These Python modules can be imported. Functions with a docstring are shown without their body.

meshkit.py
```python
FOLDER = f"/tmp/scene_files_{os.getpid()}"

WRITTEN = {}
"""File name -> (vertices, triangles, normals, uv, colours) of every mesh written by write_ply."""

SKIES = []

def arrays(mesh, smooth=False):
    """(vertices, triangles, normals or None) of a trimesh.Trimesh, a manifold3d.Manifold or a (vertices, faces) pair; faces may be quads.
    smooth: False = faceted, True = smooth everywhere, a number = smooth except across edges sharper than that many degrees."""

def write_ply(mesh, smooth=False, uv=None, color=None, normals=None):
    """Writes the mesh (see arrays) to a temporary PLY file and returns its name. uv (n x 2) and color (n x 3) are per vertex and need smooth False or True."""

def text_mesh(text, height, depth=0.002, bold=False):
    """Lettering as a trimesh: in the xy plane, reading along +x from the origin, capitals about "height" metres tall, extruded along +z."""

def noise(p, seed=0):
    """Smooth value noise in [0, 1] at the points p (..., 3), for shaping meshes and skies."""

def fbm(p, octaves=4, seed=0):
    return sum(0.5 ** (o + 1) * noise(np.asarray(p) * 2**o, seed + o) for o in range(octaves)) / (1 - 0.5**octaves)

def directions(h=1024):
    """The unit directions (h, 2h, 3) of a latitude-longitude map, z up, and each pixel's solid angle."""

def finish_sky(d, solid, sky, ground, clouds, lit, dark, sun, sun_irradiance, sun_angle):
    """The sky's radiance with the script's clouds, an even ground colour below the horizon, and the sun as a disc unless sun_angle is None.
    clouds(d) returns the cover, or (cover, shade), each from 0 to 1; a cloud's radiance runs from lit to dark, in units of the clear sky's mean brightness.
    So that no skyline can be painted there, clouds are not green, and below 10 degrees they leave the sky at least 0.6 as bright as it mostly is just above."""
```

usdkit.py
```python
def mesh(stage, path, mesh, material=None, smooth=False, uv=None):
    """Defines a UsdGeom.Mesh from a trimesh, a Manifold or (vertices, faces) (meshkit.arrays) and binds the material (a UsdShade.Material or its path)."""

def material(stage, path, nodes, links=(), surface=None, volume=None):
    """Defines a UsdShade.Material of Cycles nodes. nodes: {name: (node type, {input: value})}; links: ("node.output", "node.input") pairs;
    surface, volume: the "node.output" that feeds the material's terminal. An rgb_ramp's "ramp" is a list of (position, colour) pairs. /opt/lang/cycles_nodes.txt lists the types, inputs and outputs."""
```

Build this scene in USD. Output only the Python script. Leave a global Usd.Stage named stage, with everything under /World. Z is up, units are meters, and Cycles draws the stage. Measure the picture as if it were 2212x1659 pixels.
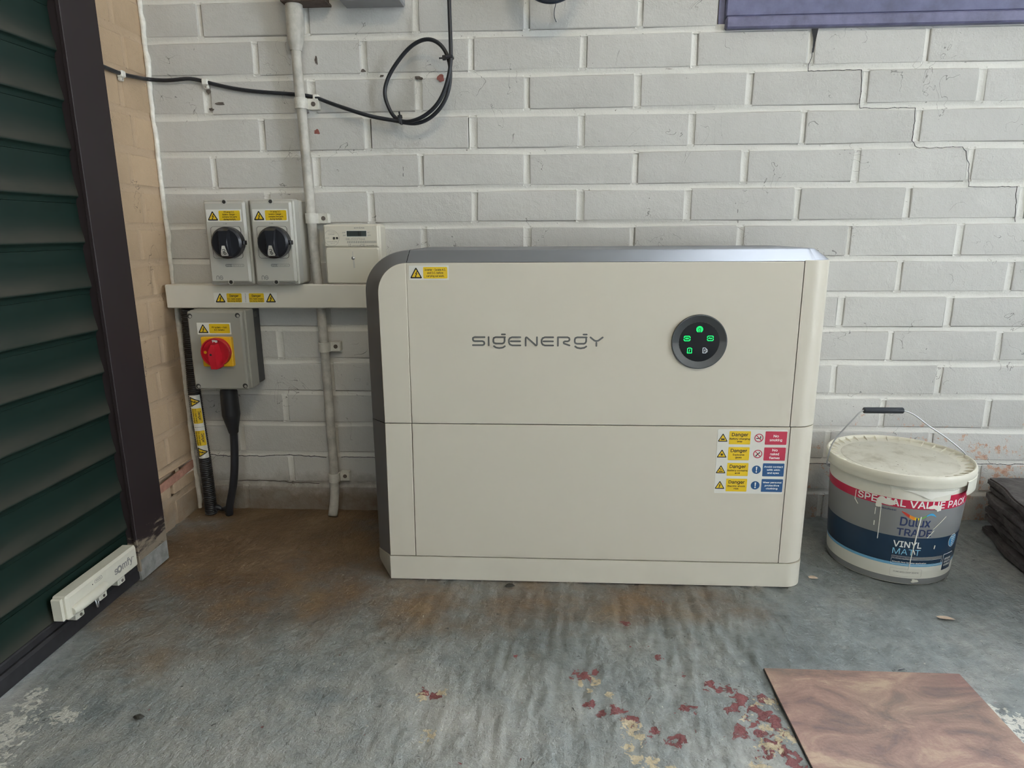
import math
import numpy as np
import trimesh
import manifold3d as m3
import shapely
from shapely.geometry import Polygon, LineString, Point, box as sbox
from shapely import affinity
from scipy.interpolate import CubicSpline
import usdkit, meshkit
from pxr import Usd, UsdGeom, UsdLux, UsdShade, Gf, Sdf, Vt

stage = Usd.Stage.CreateInMemory()
UsdGeom.SetStageUpAxis(stage, UsdGeom.Tokens.z)
UsdGeom.SetStageMetersPerUnit(stage, 1.0)
world = UsdGeom.Xform.Define(stage, '/World')
stage.SetDefaultPrim(world.GetPrim())
UsdGeom.Scope.Define(stage, '/World/Looks')
rng = np.random.default_rng(7)
PI = math.pi

# ---------------------------------------------------------------- camera
def _axes(yaw, pitch, roll):
    cy, sy, cp, sp, cr, sr = np.cos(yaw), np.sin(yaw), np.cos(pitch), np.sin(pitch), np.cos(roll), np.sin(roll)
    f = np.array([-sy * cp, cy * cp, sp]); r = np.array([cy, sy, 0]); u = np.cross(r, f)
    return r * cr + u * sr, -r * sr + u * cr, f
R_, U_, F_ = _axes(.0558, -.2270, -.0063)
cam = UsdGeom.Camera.Define(stage, '/World/camera')
cam.CreateHorizontalApertureAttr(36.0); cam.CreateVerticalApertureAttr(27.0)
cam.CreateFocalLengthAttr(36.0 * 1435 / 2212)
cam.CreateClippingRangeAttr(Gf.Vec2f(.02, 60))
EYE = (.8449, -1.4634, .6495)
M_ = Gf.Matrix4d(*R_, 0, *U_, 0, *(-F_), 0, *EYE, 1)
cam.AddTransformOp().Set(M_)
cam.CreateExposureAttr(-0.1)

# ---------------------------------------------------------------- light
SKY_COLOR, SKY_POWER = (.85, .925, 1.0), 6.6
LAMP_COLOR, LAMP_POWER = (1.0, .80, .52), 46.0
dome = UsdLux.DomeLight.Define(stage, '/World/sky_light')
dome.CreateColorAttr(Gf.Vec3f(*SKY_COLOR)); dome.CreateIntensityAttr(SKY_POWER)
LAMP_POS = np.array([1.20, -1.95, 2.15])
def rect_light(path, pos, target, w, h, color, power):
    l = UsdLux.RectLight.Define(stage, path)
    z = np.asarray(pos, float) - np.asarray(target, float); z /= np.linalg.norm(z)
    x = np.cross([0, 0, 1.], z); x /= np.linalg.norm(x); y = np.cross(z, x)
    l.AddTransformOp().Set(Gf.Matrix4d(*x, 0, *y, 0, *z, 0, *map(float, pos), 1))
    l.CreateWidthAttr(w); l.CreateHeightAttr(h)
    l.CreateColorAttr(Gf.Vec3f(*color)); l.CreateIntensityAttr(power)
rect_light('/World/ceiling_lamp_light', LAMP_POS, LAMP_POS + [-.25, .75, -.65], .55, .12, LAMP_COLOR, LAMP_POWER)

# ---------------------------------------------------------------- helpers: prims
ROOT = {}
def numbered(parent, name):
    p, k = f'{parent}/{name}', 0
    while stage.GetPrimAtPath(p):
        k += 1; p = f'{parent}/{name}_{k:03d}'
    return p
def tag(prim, label=None, cat=None, group=None, kind=None):
    for k, v in (('label', label), ('category', cat), ('group', group), ('kind', kind)):
        if v: prim.SetCustomDataByKey(k, v)
    return prim
def thing(name, label, cat, loc=(0, 0, 0), group=None, kind=None):
    x = UsdGeom.Xform.Define(stage, numbered('/World', name))
    x.AddTranslateOp().Set(Gf.Vec3d(*map(float, loc)))
    ROOT[str(x.GetPath())] = np.asarray(loc, float)
    return tag(x.GetPrim(), label, cat, group, kind)
def obj(name, mesh, mat, parent=None, label=None, cat=None, group=None, kind=None, smooth=False):
    """one Mesh prim; the mesh is given in world coordinates and stored relative to the thing's base"""
    pp = str(parent.GetPath()) if parent is not None else '/World'
    v, f, n = meshkit.arrays(mesh, smooth)
    top = '/'.join(pp.split('/')[:3])
    off = ROOT.get(top, np.zeros(3)) if pp != '/World' else np.zeros(3)
    path = numbered(pp, name)
    p = usdkit.mesh(stage, path, (v - off, f), MAT[mat])
    if n is not None:
        p.CreateNormalsAttr(Vt.Vec3fArray.FromNumpy(n.astype(np.float32))); p.SetNormalsInterpolation('vertex')
    return tag(p.GetPrim(), label, cat, group, kind)
def dup(root, delta, label):
    x = UsdGeom.Xform.Define(stage, numbered('/World', root.GetName()))
    was = root.GetCustomData()
    x.GetPrim().GetReferences().AddInternalReference(root.GetPath())
    loc = ROOT[str(root.GetPath())] + np.asarray(delta, float)
    x.ClearXformOpOrder(); x.GetPrim().GetAttribute('xformOp:translate').Set(Gf.Vec3d(*map(float, loc)))
    x.SetXformOpOrder([UsdGeom.XformOp(x.GetPrim().GetAttribute('xformOp:translate'))])
    x.GetPrim().SetInstanceable(True)
    return tag(x.GetPrim(), label, was.get('category'), was.get('group'))

# ---------------------------------------------------------------- helpers: shapes
def cat(*ms):
    ms = [trimesh.Trimesh(*meshkit.arrays(m)[:2], process=False) for m in ms]
    return trimesh.util.concatenate(ms)
def hull(pts):
    return m3.Manifold.hull_points(np.asarray(pts, np.float64))
def bx(x0, x1, y0, y1, z0, z1, b=0.0):
    if b <= 0: return hull([(x, y, z) for x in (x0, x1) for y in (y0, y1) for z in (z0, z1)])
    p = []
    for x, sx in ((x0, 1), (x1, -1)):
        for y, sy in ((y0, 1), (y1, -1)):
            for z, sz in ((z0, 1), (z1, -1)):
                p += [(x, y + sy * b, z + sz * b), (x + sx * b, y, z + sz * b), (x + sx * b, y + sy * b, z)]
    return hull(p)
def rrect(x0, z0, x1, z1, r=0, n=5):
    return sbox(x0 + r, z0 + r, x1 - r, z1 - r).buffer(r, quad_segs=n) if r > 0 else sbox(x0, z0, x1, z1)
def plate(poly, yf, yb, bev=0.0):
    """a convex outline in x, z from depth yb (wall side) to yf (room side), front edge bevelled"""
    o = np.array(poly.exterior.coords)[:-1]
    i = np.array(poly.buffer(-bev, join_style=2).exterior.coords)[:-1] if bev > 0 else o
    return hull([(x, yb, z) for x, z in o] + [(x, yf + bev, z) for x, z in o] + [(x, yf, z) for x, z in i])
def ext(poly, z0, z1):
    """any outline in x, y extruded from z0 to z1, local coordinates"""
    gs = [g for g in getattr(poly, 'geoms', [poly]) if g.geom_type == 'Polygon' and g.area > 1e-12]
    m = trimesh.util.concatenate([trimesh.creation.extrude_polygon(g, z1 - z0, engine='earcut') for g in gs])
    m.apply_translation([0, 0, z0]); return m
def put(m, fn):
    v, f, _ = meshkit.arrays(m)
    return trimesh.Trimesh(fn(np.asarray(v, float)), f, process=False)
def face_y(x0, z0, y0):          # local X right, Y up, Z towards the room (-y)
    return lambda v: np.stack([x0 + v[:, 0], y0 - v[:, 2], z0 + v[:, 1]], 1)
def face_x(y0, z0, x0):          # on a face that looks along +x
    return lambda v: np.stack([x0 + v[:, 2], y0 + v[:, 0], z0 + v[:, 1]], 1)
def text(s, h, w=None, x=0.0, y=0.0, z=0.0, d=.00012, align='c', bold=True):
    m = meshkit.text_mesh(s, h, d, bold)
    b = m.bounds
    m.apply_translation([-(b[0, 0] if align == 'l' else b[:, 0].mean()), 0, 0])
    if w: m.apply_scale([w / (b[1, 0] - b[0, 0]), 1, 1])
    m.apply_translation([x, y, z]); return m
def spline(pts, n):
    p = np.asarray(pts, float)
    t = np.r_[0, np.cumsum(np.linalg.norm(np.diff(p, axis=0), axis=1))]
    return CubicSpline(t, p)(np.linspace(0, t[-1], n))
def tube(path, rad, k=14, cap=True, flat=None):
    P = np.asarray(path, float); n = len(P)
    rad = np.broadcast_to(np.asarray(rad, float), n)
    T = np.gradient(P, axis=0); T /= np.linalg.norm(T, axis=1, keepdims=True)
    a = np.array([0, 0, 1.]) if abs(T[0, 2]) < .9 else np.array([1., 0, 0])
    N = np.cross(T[0], a); N /= np.linalg.norm(N); V = []
    th = np.linspace(0, 2 * PI, k, endpoint=False)
    for i in range(n):
        N = N - T[i] * (N @ T[i]); N /= np.linalg.norm(N); B = np.cross(T[i], N)
        V.append(P[i] + rad[i] * (np.cos(th)[:, None] * N + np.sin(th)[:, None] * B))
    V = np.vstack(V); F = []
    for i in range(n - 1):
        for j in range(k):
            a0, a1, b0, b1 = i * k + j, i * k + (j + 1) % k, (i + 1) * k + j, (i + 1) * k + (j + 1) % k
            F += [(a0, a1, b1), (a0, b1, b0)]
    if cap:
        V = np.vstack([V, P[0], P[-1]]); c0, c1 = len(V) - 2, len(V) - 1
        for j in range(k):
            F += [(c0, (j + 1) % k, j), (c1, (n - 1) * k + j, (n - 1) * k + (j + 1) % k)]
    return trimesh.Trimesh(V, np.array(F), process=False)
def lathe(prof, c=(0, 0, 0), n=96, a0=0.0, a1=2 * PI):
    """profile (r, z) turned about the vertical through c"""
    full = abs(a1 - a0 - 2 * PI) < 1e-6
    th = np.linspace(a0, a1, n, endpoint=not full); k = len(prof); V, F = [], []
    for t in th:
        V += [(c[0] + r * math.cos(t), c[1] + r * math.sin(t), c[2] + z) for r, z in prof]
    for i in range(n if full else n - 1):
        j = (i + 1) % n
        for q in range(k - 1):
            F += [(i * k + q, j * k + q, j * k + q + 1), (i * k + q, j * k + q + 1, i * k + q + 1)]
    m = trimesh.Trimesh(np.array(V), np.array(F), process=False)
    return m
def disc_y(x, z, r, yf, yb, bev=0.0, n=40):
    return plate(Point(x, z).buffer(r, quad_segs=n // 4), yf, yb, bev)
def strip(rings):
    """quads between equally long rows of points"""
    Rr = np.asarray(rings, float); a, b = Rr.shape[:2]
    i, j = np.meshgrid(np.arange(a - 1), np.arange(b - 1), indexing='ij')
    q = (i * b + j).ravel()
    F = np.vstack([np.stack([q, q + 1, q + b + 1], 1), np.stack([q, q + b + 1, q + b], 1)])
    return trimesh.Trimesh(Rr.reshape(-1, 3), F, process=False)
def blob(cx, cy, rx, ry, seed, n=22, rough=.45):
    t = np.linspace(0, 2 * PI, n, endpoint=False)
    k = 1 - rough + 2 * rough * meshkit.noise(np.stack([np.cos(t) * 1.6 + seed * 3.1, np.sin(t) * 1.6, t * 0 + seed], 1), seed)
    return Polygon(np.stack([cx + rx * k * np.cos(t), cy + ry * k * np.sin(t)], 1)).buffer(0)

# ---------------------------------------------------------------- materials
MAT = {}
def raw(name, nodes, links, surface):
    MAT[name] = usdkit.material(stage, f'/World/Looks/{name}', nodes, links, surface=surface)
def pm(name, col, rough=.5, metal=0.0, var=.06, vs=14, bump=.0, bs=260, spec=.5, coat=0.0, **more):
    col = np.array(col, float)
    nodes = {'geo': ('geometry', {}), 'n': ('noise_texture', {'scale': vs, 'detail': 5.0, 'roughness': .6}),
             'r': ('rgb_ramp', {'ramp': [(.3, col * (1 - var)), (.7, np.minimum(col * (1 + var), 1))]}),
             'p': ('principled_bsdf', {'roughness': rough, 'metallic': metal, 'specular_ior_level': spec, 'coat_weight': coat, **more})}
    links = [('geo.position', 'n.vector'), ('n.fac', 'r.fac'), ('r.color', 'p.base_color')]
    if bump:
        nodes['nb'] = ('noise_texture', {'scale': bs, 'detail': 3.0}); nodes['b'] = ('bump', {'strength': bump, 'distance': .002})
        links += [('geo.position', 'nb.vector'), ('nb.fac', 'b.height'), ('b.normal', 'p.normal')]
    raw(name, nodes, links, 'p.BSDF')
def glow(name, col, power):
    raw(name, {'e': ('emission', {'color': col, 'strength': power})}, [], 'e.emission')

def masonry(name, col, peel, lowdirt, spread=.07, bumpk=.38):
    """brush-painted brickwork: blotchy paint, wrinkles, specks, patches peeled to the clay, soiling"""
    col = np.array(col, float)
    N = {'geo': ('geometry', {}), 'sx': ('separate_xyz', {}), 'oi': ('object_info', {}),
         'n1': ('noise_texture', {'scale': 7.0, 'detail': 5.0, 'roughness': .65}),
         'r1': ('rgb_ramp', {'ramp': [(.25, col * (1 - spread)), (.75, np.minimum(col * (1 + spread * .7), 1))]}),
         'ov': ('map_range', {'from_min': 0., 'from_max': 1., 'to_min': .93, 'to_max': 1.05}),
         'hs': ('hsv', {}),
         # wrinkle lines
         'nc': ('noise_texture', {'scale': 13.0, 'detail': 3.0, 'distortion': 1.2}),
         'ca': ('math', {'math_type': 'subtract', 'value2': .5}), 'cb': ('math', {'math_type': 'absolute'}),
         'cc': ('math', {'math_type': 'less_than', 'value2': .0030}),
         'nm': ('noise_texture', {'scale': 9.0, 'detail': 1.0}), 'cm': ('math', {'math_type': 'greater_than', 'value2': .585}),
         'cl': ('math', {'math_type': 'multiply'}),
         # dark specks
         'ns': ('noise_texture', {'scale': 120.0, 'detail': 2.0}), 'sp': ('map_range', {'from_min': .745, 'from_max': .775, 'clamp': True}),
         'dk': ('math', {'math_type': 'maximum'}), 'dkk': ('math', {'math_type': 'multiply', 'value2': .60}),
         'm1': ('mix', {'color2': (.06, .055, .05)}),
         # peeled patches
         'np': ('noise_texture', {'scale': 38.0, 'detail': 6.0, 'roughness': .72}),
         'pz': ('map_range', {'range_type': 'smoothstep', 'from_min': .40, 'from_max': .10, 'to_min': 0., 'to_max': peel, 'clamp': True}),
         'px': ('map_range', {'range_type': 'smoothstep', 'from_min': 1.25, 'from_max': 1.55, 'to_min': .0, 'to_max': 1., 'clamp': True}),
         'pa': ('math', {'math_type': 'multiply'}), 'pb': ('math', {'math_type': 'add'}),
         'pc': ('map_range', {'from_min': .745, 'from_max': .775, 'clamp': True}),
         'pq': ('noise_texture', {'scale': 90.0, 'detail': 3.0}),
         'pr': ('rgb_ramp', {'ramp': [(.35, (.45, .25, .17)), (.65, (.60, .45, .36))]}),
         'm2': ('mix', {}),
         # soiling near the floor
         'nd': ('noise_texture', {'scale': 16.0, 'detail': 5.0, 'roughness': .7}),
         'dz': ('map_range', {'from_min': .13, 'from_max': -.01, 'to_min': -.45, 'to_max': .75, 'clamp': False}),
         'da': ('math', {'math_type': 'add'}), 'db': ('map_range', {'from_min': .35, 'from_max': .85, 'to_max': lowdirt, 'clamp': True}),
         'dr': ('rgb_ramp', {'ramp': [(.35, (.13, .075, .035)), (.65, (.20, .18, .15))]}),
         'm3': ('mix', {}), 'dx': ('math', {'math_type': 'multiply_add', 'value2': -.6, 'value3': 1.0}), 'dy': ('math', {'math_type': 'multiply'}),
         'h1': ('noise_texture', {'scale': 55.0, 'detail': 4.0, 'roughness': .6}), 'h2': ('noise_texture', {'scale': 300.0, 'detail': 2.0}),
         'ha': ('math', {'math_type': 'multiply_add', 'value2': .35}), 'hb': ('math', {'math_type': 'subtract'}),
         'b': ('bump', {'strength': bumpk, 'distance': .004}),
         'p': ('principled_bsdf', {'roughness': .55, 'specular_ior_level': .35})}
    K = [('geo.position', f'{k}.vector') for k in ('n1', 'nc', 'nm', 'ns', 'np', 'pq', 'nd', 'h1', 'h2', 'sx')]
    K += [('n1.fac', 'r1.fac'), ('oi.random', 'ov.value'), ('ov.result', 'hs.value'), ('r1.color', 'hs.color'),
          ('nc.fac', 'ca.value1'), ('ca.value', 'cb.value1'), ('cb.value', 'cc.value1'), ('nm.fac', 'cm.value1'), ('cc.value', 'cl.value1'), ('cm.value', 'cl.value2'),
          ('ns.fac', 'sp.value'), ('cl.value', 'dk.value1'), ('sp.result', 'dk.value2'), ('dk.value', 'dkk.value1'), ('dkk.value', 'm1.fac'), ('hs.color', 'm1.color1'),
          ('sx.z', 'pz.value'), ('sx.x', 'px.value'), ('pz.result', 'pa.value1'), ('px.result', 'pa.value2'), ('np.fac', 'pb.value1'), ('pa.value', 'pb.value2'), ('pb.value', 'pc.value'),
          ('pq.fac', 'pr.fac'), ('pc.result', 'm2.fac'), ('m1.color', 'm2.color1'), ('pr.color', 'm2.color2'),
          ('sx.z', 'dz.value'), ('nd.fac', 'da.value1'), ('dz.result', 'da.value2'), ('da.value', 'db.value'), ('nd.fac', 'dr.fac'), ('px.result', 'dx.value1'), ('dx.value', 'dy.value1'), ('db.result', 'dy.value2'), ('dy.value', 'm3.fac'), ('m2.color', 'm3.color1'), ('dr.color', 'm3.color2'),
          ('h2.fac', 'ha.value1'), ('h1.fac', 'ha.value3'), ('ha.value', 'hb.value1'), ('cl.value', 'hb.value2'), ('hb.value', 'b.height'), ('b.normal', 'p.normal'), ('m3.color', 'p.base_color')]
    raw(name, N, K, 'p.BSDF')

masonry('painted_brick', (.535, .53, .51), .235, .9)
masonry('painted_mortar', (.66, .655, .62), .10, .9, bumpk=.35)
masonry('tan_brick', (.50, .37, .245), .0, .7, spread=.12, bumpk=.4)  # tan mixes dirty wall paint with the dim, warm light on this return
masonry('tan_mortar', (.52, .39, .265), .0, .7, bumpk=.4)  # carries the same warm light tint as the bricks
pm('ceiling_white', (.62, .61, .58), .8)
pm('plain_wall', (.60, .59, .55), .8)
pm('corner_plaster', (.78, .77, .72), .7, var=.15, vs=60, bump=.6, bs=200)
pm('red_clay', (.42, .22, .16), .85, var=.25, vs=40, bump=.5)
pm('crack_dark', (.05, .05, .055), .9)
pm('chip_dark', (.10, .085, .075), .9, var=.3, vs=90)
pm('chip_red', (.26, .09, .075), .9, var=.25, vs=90)
pm('frame_timber', (.125, .130, .235), .32, var=.25, vs=22, bump=.15, bs=60)  # brown timber; the blue-violet is window flare mixed into its colour
pm('bead_timber', (.14, .14, .24), .38, var=.3, vs=30, bump=.2, bs=80)  # same flare blue put into the colour of the sill
pm('outside_ground', (.25, .25, .24), .9)
pm('cabinet_white', (.565, .53, .45), .42, var=.015, vs=3, bump=.04, bs=900)
pm('plinth_white', (.585, .555, .475), .45, var=.03, vs=8, bump=.04, bs=900)
pm('silver_trim', (.27, .28, .30), .50, metal=.85, var=.02)
pm('cabinet_core', (.05, .05, .055), .7)
pm('logo_grey', (.10, .105, .105), .45)
pm('ring_gloss', (.02, .022, .025), .10, spec=.9, coat=.6)
pm('ring_rim', (.10, .11, .12), .25, metal=.6)
pm('glass_black', (.006, .007, .010), .08, spec=.3)
glow('icon_green', (.02, 1.0, .20), 1.5)
glow('icon_white', (.85, .93, 1.0), .75)
pm('iso_grey', (.47, .465, .425), .45, var=.02, bump=.05, bs=900)
pm('iso_plate', (.55, .54, .49), .45, var=.02)
pm('iso_base', (.49, .475, .42), .5, var=.02)
pm('knob_black', (.014, .016, .022), .35, var=.1)
pm('knob_red', (.50, .012, .025), .40, var=.05)
pm('mark_red', (.55, .03, .06), .5)
pm('hole_dark', (.03, .03, .03), .7)
pm('plate_yellow', (.80, .46, .015), .4, var=.03)
pm('sticker_white', (.74, .74, .70), .4, var=.02)
pm('sticker_clear', (.66, .655, .61), .35, var=.02)
pm('sticker_yellow', (.72, .50, .015), .4, var=.03)
pm('sticker_red', (.48, .035, .075), .4, var=.03)
pm('sticker_blue', (.018, .085, .22), .4, var=.03)
pm('ink_black', (.018, .018, .018), .5)
pm('ink_white', (.80, .80, .78), .5)
pm('ink_grey', (.22, .22, .21), .5)
pm('label_grey', (.50, .49, .45), .5)
pm('ac_grey', (.33, .325, .29), .5, var=.02, bump=.06, bs=900)
pm('ac_base', (.045, .05, .055), .5)
pm('trunk_white', (.66, .635, .565), .42, var=.02)
pm('meter_white', (.63, .60, .51), .45, var=.015)
pm('lcd_glass', (.045, .06, .06), .15)
pm('screw_steel', (.55, .55, .55), .3, metal=1.0)
pm('pipe_paint', (.46, .445, .405), .5, var=.22, vs=45, bump=.35, bs=140)
pm('pipe_paint_low', (.46, .44, .39), .5, var=.2, vs=45, bump=.35, bs=140)
pm('clip_paint', (.60, .59, .54), .5, var=.12, vs=60, bump=.4, bs=200)
pm('clip_white', (.72, .71, .66), .5)
pm('cable_black', (.016, .019, .026), .42, var=.1)
pm('corrugated_black', (.016, .018, .022), .4, var=.3, vs=70)
pm('shrink_black', (.013, .015, .02), .5)
raw('rail_brown', {'geo': ('geometry', {}), 'sx': ('separate_xyz', {}), 'z': ('map_range', {'from_min': .15, 'from_max': .01, 'to_min': -.32, 'to_max': .42, 'clamp': True}),
    'mp': ('mapping', {'rotation': (.5, 0, 0), 'scale': (40., 22., 90.)}), 'n': ('noise_texture', {'scale': 1.0, 'detail': 6.0, 'roughness': .68}), 'a': ('math', {'math_type': 'add'}), 't': ('map_range', {'from_min': .54, 'from_max': .66, 'to_max': .9, 'clamp': True}),
    'm': ('mix', {'color1': (.024, .018, .020), 'color2': (.24, .20, .15)}), 'p': ('principled_bsdf', {'roughness': .5, 'specular_ior_level': .3})},
    [('geo.position', 'sx.vector'), ('sx.z', 'z.value'), ('geo.position', 'mp.vector'), ('mp.vector', 'n.vector'), ('n.fac', 'a.value1'), ('z.result', 'a.value2'), ('a.value', 't.value'), ('t.result', 'm.fac'), ('m.color', 'p.base_color')], 'p.BSDF')
pm('rail_worn', (.20, .20, .19), .7, var=.35, vs=45, bump=.4, bs=120)
pm('seal_black', (.015, .015, .018), .6, var=.3, vs=60)
pm('sensor_white', (.60, .585, .50), .45, var=.04, vs=40)
pm('steel_wire', (.45, .46, .47), .35, metal=1.0)
pm('grip_black', (.012, .016, .025), .35)
pm('tub_white', (.70, .685, .60), .38, var=.05, vs=25)
pm('lid_cream', (.68, .655, .56), .42, var=.04, vs=20)
pm('band_grey', (.24, .245, .25), .35, metal=.15, var=.03)
pm('band_navy', (.012, .035, .075), .33, var=.1, vs=30)
pm('band_sky', (.16, .40, .62), .35)
pm('band_red', (.50, .02, .065), .35, var=.04)
pm('band_white', (.72, .71, .64), .36, var=.02)
pm('ink_navy', (.02, .035, .11), .4)
pm('ink_sky', (.25, .55, .75), .4)
pm('badge_blue', (.06, .27, .52), .35)
pm('swirl_red', (.55, .05, .03), .4); pm('swirl_orange', (.75, .25, .02), .4); pm('swirl_yellow', (.72, .55, .03), .4)
pm('swirl_green', (.16, .45, .08), .4); pm('swirl_blue', (.05, .35, .65), .4)
pm('paint_drip', (.78, .77, .70), .45, var=.03)
pm('mat_rubber', (.088, .080, .080), .8, var=.45, vs=40, bump=.6, bs=150)
pm('flake_cream', (.55, .43, .33), .8, var=.15, vs=90)
pm('debris_dark', (.03, .028, .022), .8)
pm('box_grey', (.30, .30, .31), .6, var=.1)
pm('box_stain', (.10, .07, .06), .8, var=.4, vs=60)
pm('coil_dark', (.02, .03, .05), .4)
pm('lamp_housing', (.7, .7, .7), .5)

# lid top: cream with grey-brown grime
raw('lid_panel', {'geo': ('geometry', {}), 'n': ('noise_texture', {'scale': 22.0, 'detail': 6.0, 'roughness': .7}),
    'r': ('rgb_ramp', {'ramp': [(.30, (.40, .37, .29)), (.48, (.60, .575, .49)), (.7, (.66, .64, .56))]}),
    's': ('noise_texture', {'scale': 170.0, 'detail': 2.0}), 'st': ('map_range', {'from_min': .70, 'from_max': .76, 'clamp': True}),
    'm': ('mix', {'color2': (.25, .23, .18)}), 'p': ('principled_bsdf', {'roughness': .5})},
    [('geo.position', 'n.vector'), ('geo.position', 's.vector'), ('n.fac', 'r.fac'), ('s.fac', 'st.value'), ('st.result', 'm.fac'), ('r.color', 'm.color1'), ('m.color', 'p.base_color')], 'p.BSDF')

# roller door paint: dark green, dust lying on the outward shoulder of every slat
SLAT0, PITCH = .0955, .0753
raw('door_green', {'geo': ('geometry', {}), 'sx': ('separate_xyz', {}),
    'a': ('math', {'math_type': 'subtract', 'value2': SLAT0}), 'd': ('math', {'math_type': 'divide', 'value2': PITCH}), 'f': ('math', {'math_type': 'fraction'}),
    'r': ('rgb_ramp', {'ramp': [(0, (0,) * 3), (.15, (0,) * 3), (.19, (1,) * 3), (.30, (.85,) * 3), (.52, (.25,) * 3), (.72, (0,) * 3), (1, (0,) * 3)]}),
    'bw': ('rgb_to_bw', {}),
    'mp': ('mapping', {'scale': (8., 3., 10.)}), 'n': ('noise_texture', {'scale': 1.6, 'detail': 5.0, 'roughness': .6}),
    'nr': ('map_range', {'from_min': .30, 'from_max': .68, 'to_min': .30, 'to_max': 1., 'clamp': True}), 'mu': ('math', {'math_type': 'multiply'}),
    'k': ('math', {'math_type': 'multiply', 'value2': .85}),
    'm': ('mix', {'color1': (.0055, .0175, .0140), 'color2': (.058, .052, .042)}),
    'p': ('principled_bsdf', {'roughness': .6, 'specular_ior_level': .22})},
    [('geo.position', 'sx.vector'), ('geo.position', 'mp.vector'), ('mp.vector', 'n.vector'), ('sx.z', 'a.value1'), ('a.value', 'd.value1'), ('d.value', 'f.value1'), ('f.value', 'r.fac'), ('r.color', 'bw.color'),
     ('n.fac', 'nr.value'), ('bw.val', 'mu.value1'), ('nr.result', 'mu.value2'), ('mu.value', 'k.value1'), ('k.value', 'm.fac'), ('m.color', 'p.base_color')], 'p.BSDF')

# stone-effect floor tile
raw('stone_tile', {'geo': ('geometry', {}), 'mp': ('mapping', {'rotation': (0, 0, .5), 'scale': (6., 11., 6.)}),
    'n': ('noise_texture', {'scale': 1.7, 'detail': 8.0, 'roughness': .68, 'distortion': .8}), 'n2': ('noise_texture', {'scale': 5.0, 'detail': 3.0}),
    'r': ('rgb_ramp', {'ramp': [(.34, (.075, .052, .058)), (.44, (.175, .105, .085)), (.54, (.28, .175, .135)), (.64, (.42, .31, .21))]}),
    'r2': ('rgb_ramp', {'ramp': [(.35, (.27, .205, .14)), (.65, (.29, .145, .125))]}), 'm': ('mix', {'fac': .28}),
    'n3': ('noise_texture', {'scale': 220.0, 'detail': 3.0}), 'b': ('bump', {'strength': .35, 'distance': .002}),
    'p': ('principled_bsdf', {'roughness': .5})},
    [('geo.position', 'mp.vector'), ('mp.vector', 'n.vector'), ('geo.position', 'n2.vector'), ('geo.position', 'n3.vector'), ('n.fac', 'r.fac'), ('n2.fac', 'r2.fac'), ('r.color', 'm.color1'), ('r2.color', 'm.color2'), ('m.color', 'p.base_color'), ('n3.fac', 'b.height'), ('b.normal', 'p.normal')], 'p.BSDF')

# window glass
raw('window_glass', {'lw': ('layer_weight', {'blend': .5}), 'pw': ('math', {'math_type': 'power', 'value2': 5.0}), 'f': ('math', {'math_type': 'multiply_add', 'value2': .9, 'value3': .03}), 't': ('transparent_bsdf', {}), 'g': ('glossy_bsdf', {'roughness': .02}), 'm': ('mix_closure', {})},
    [('lw.facing', 'pw.value1'), ('pw.value', 'f.value1'), ('f.value', 'm.fac'), ('t.BSDF', 'm.closure1'), ('g.BSDF', 'm.closure2')], 'm.closure')

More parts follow.
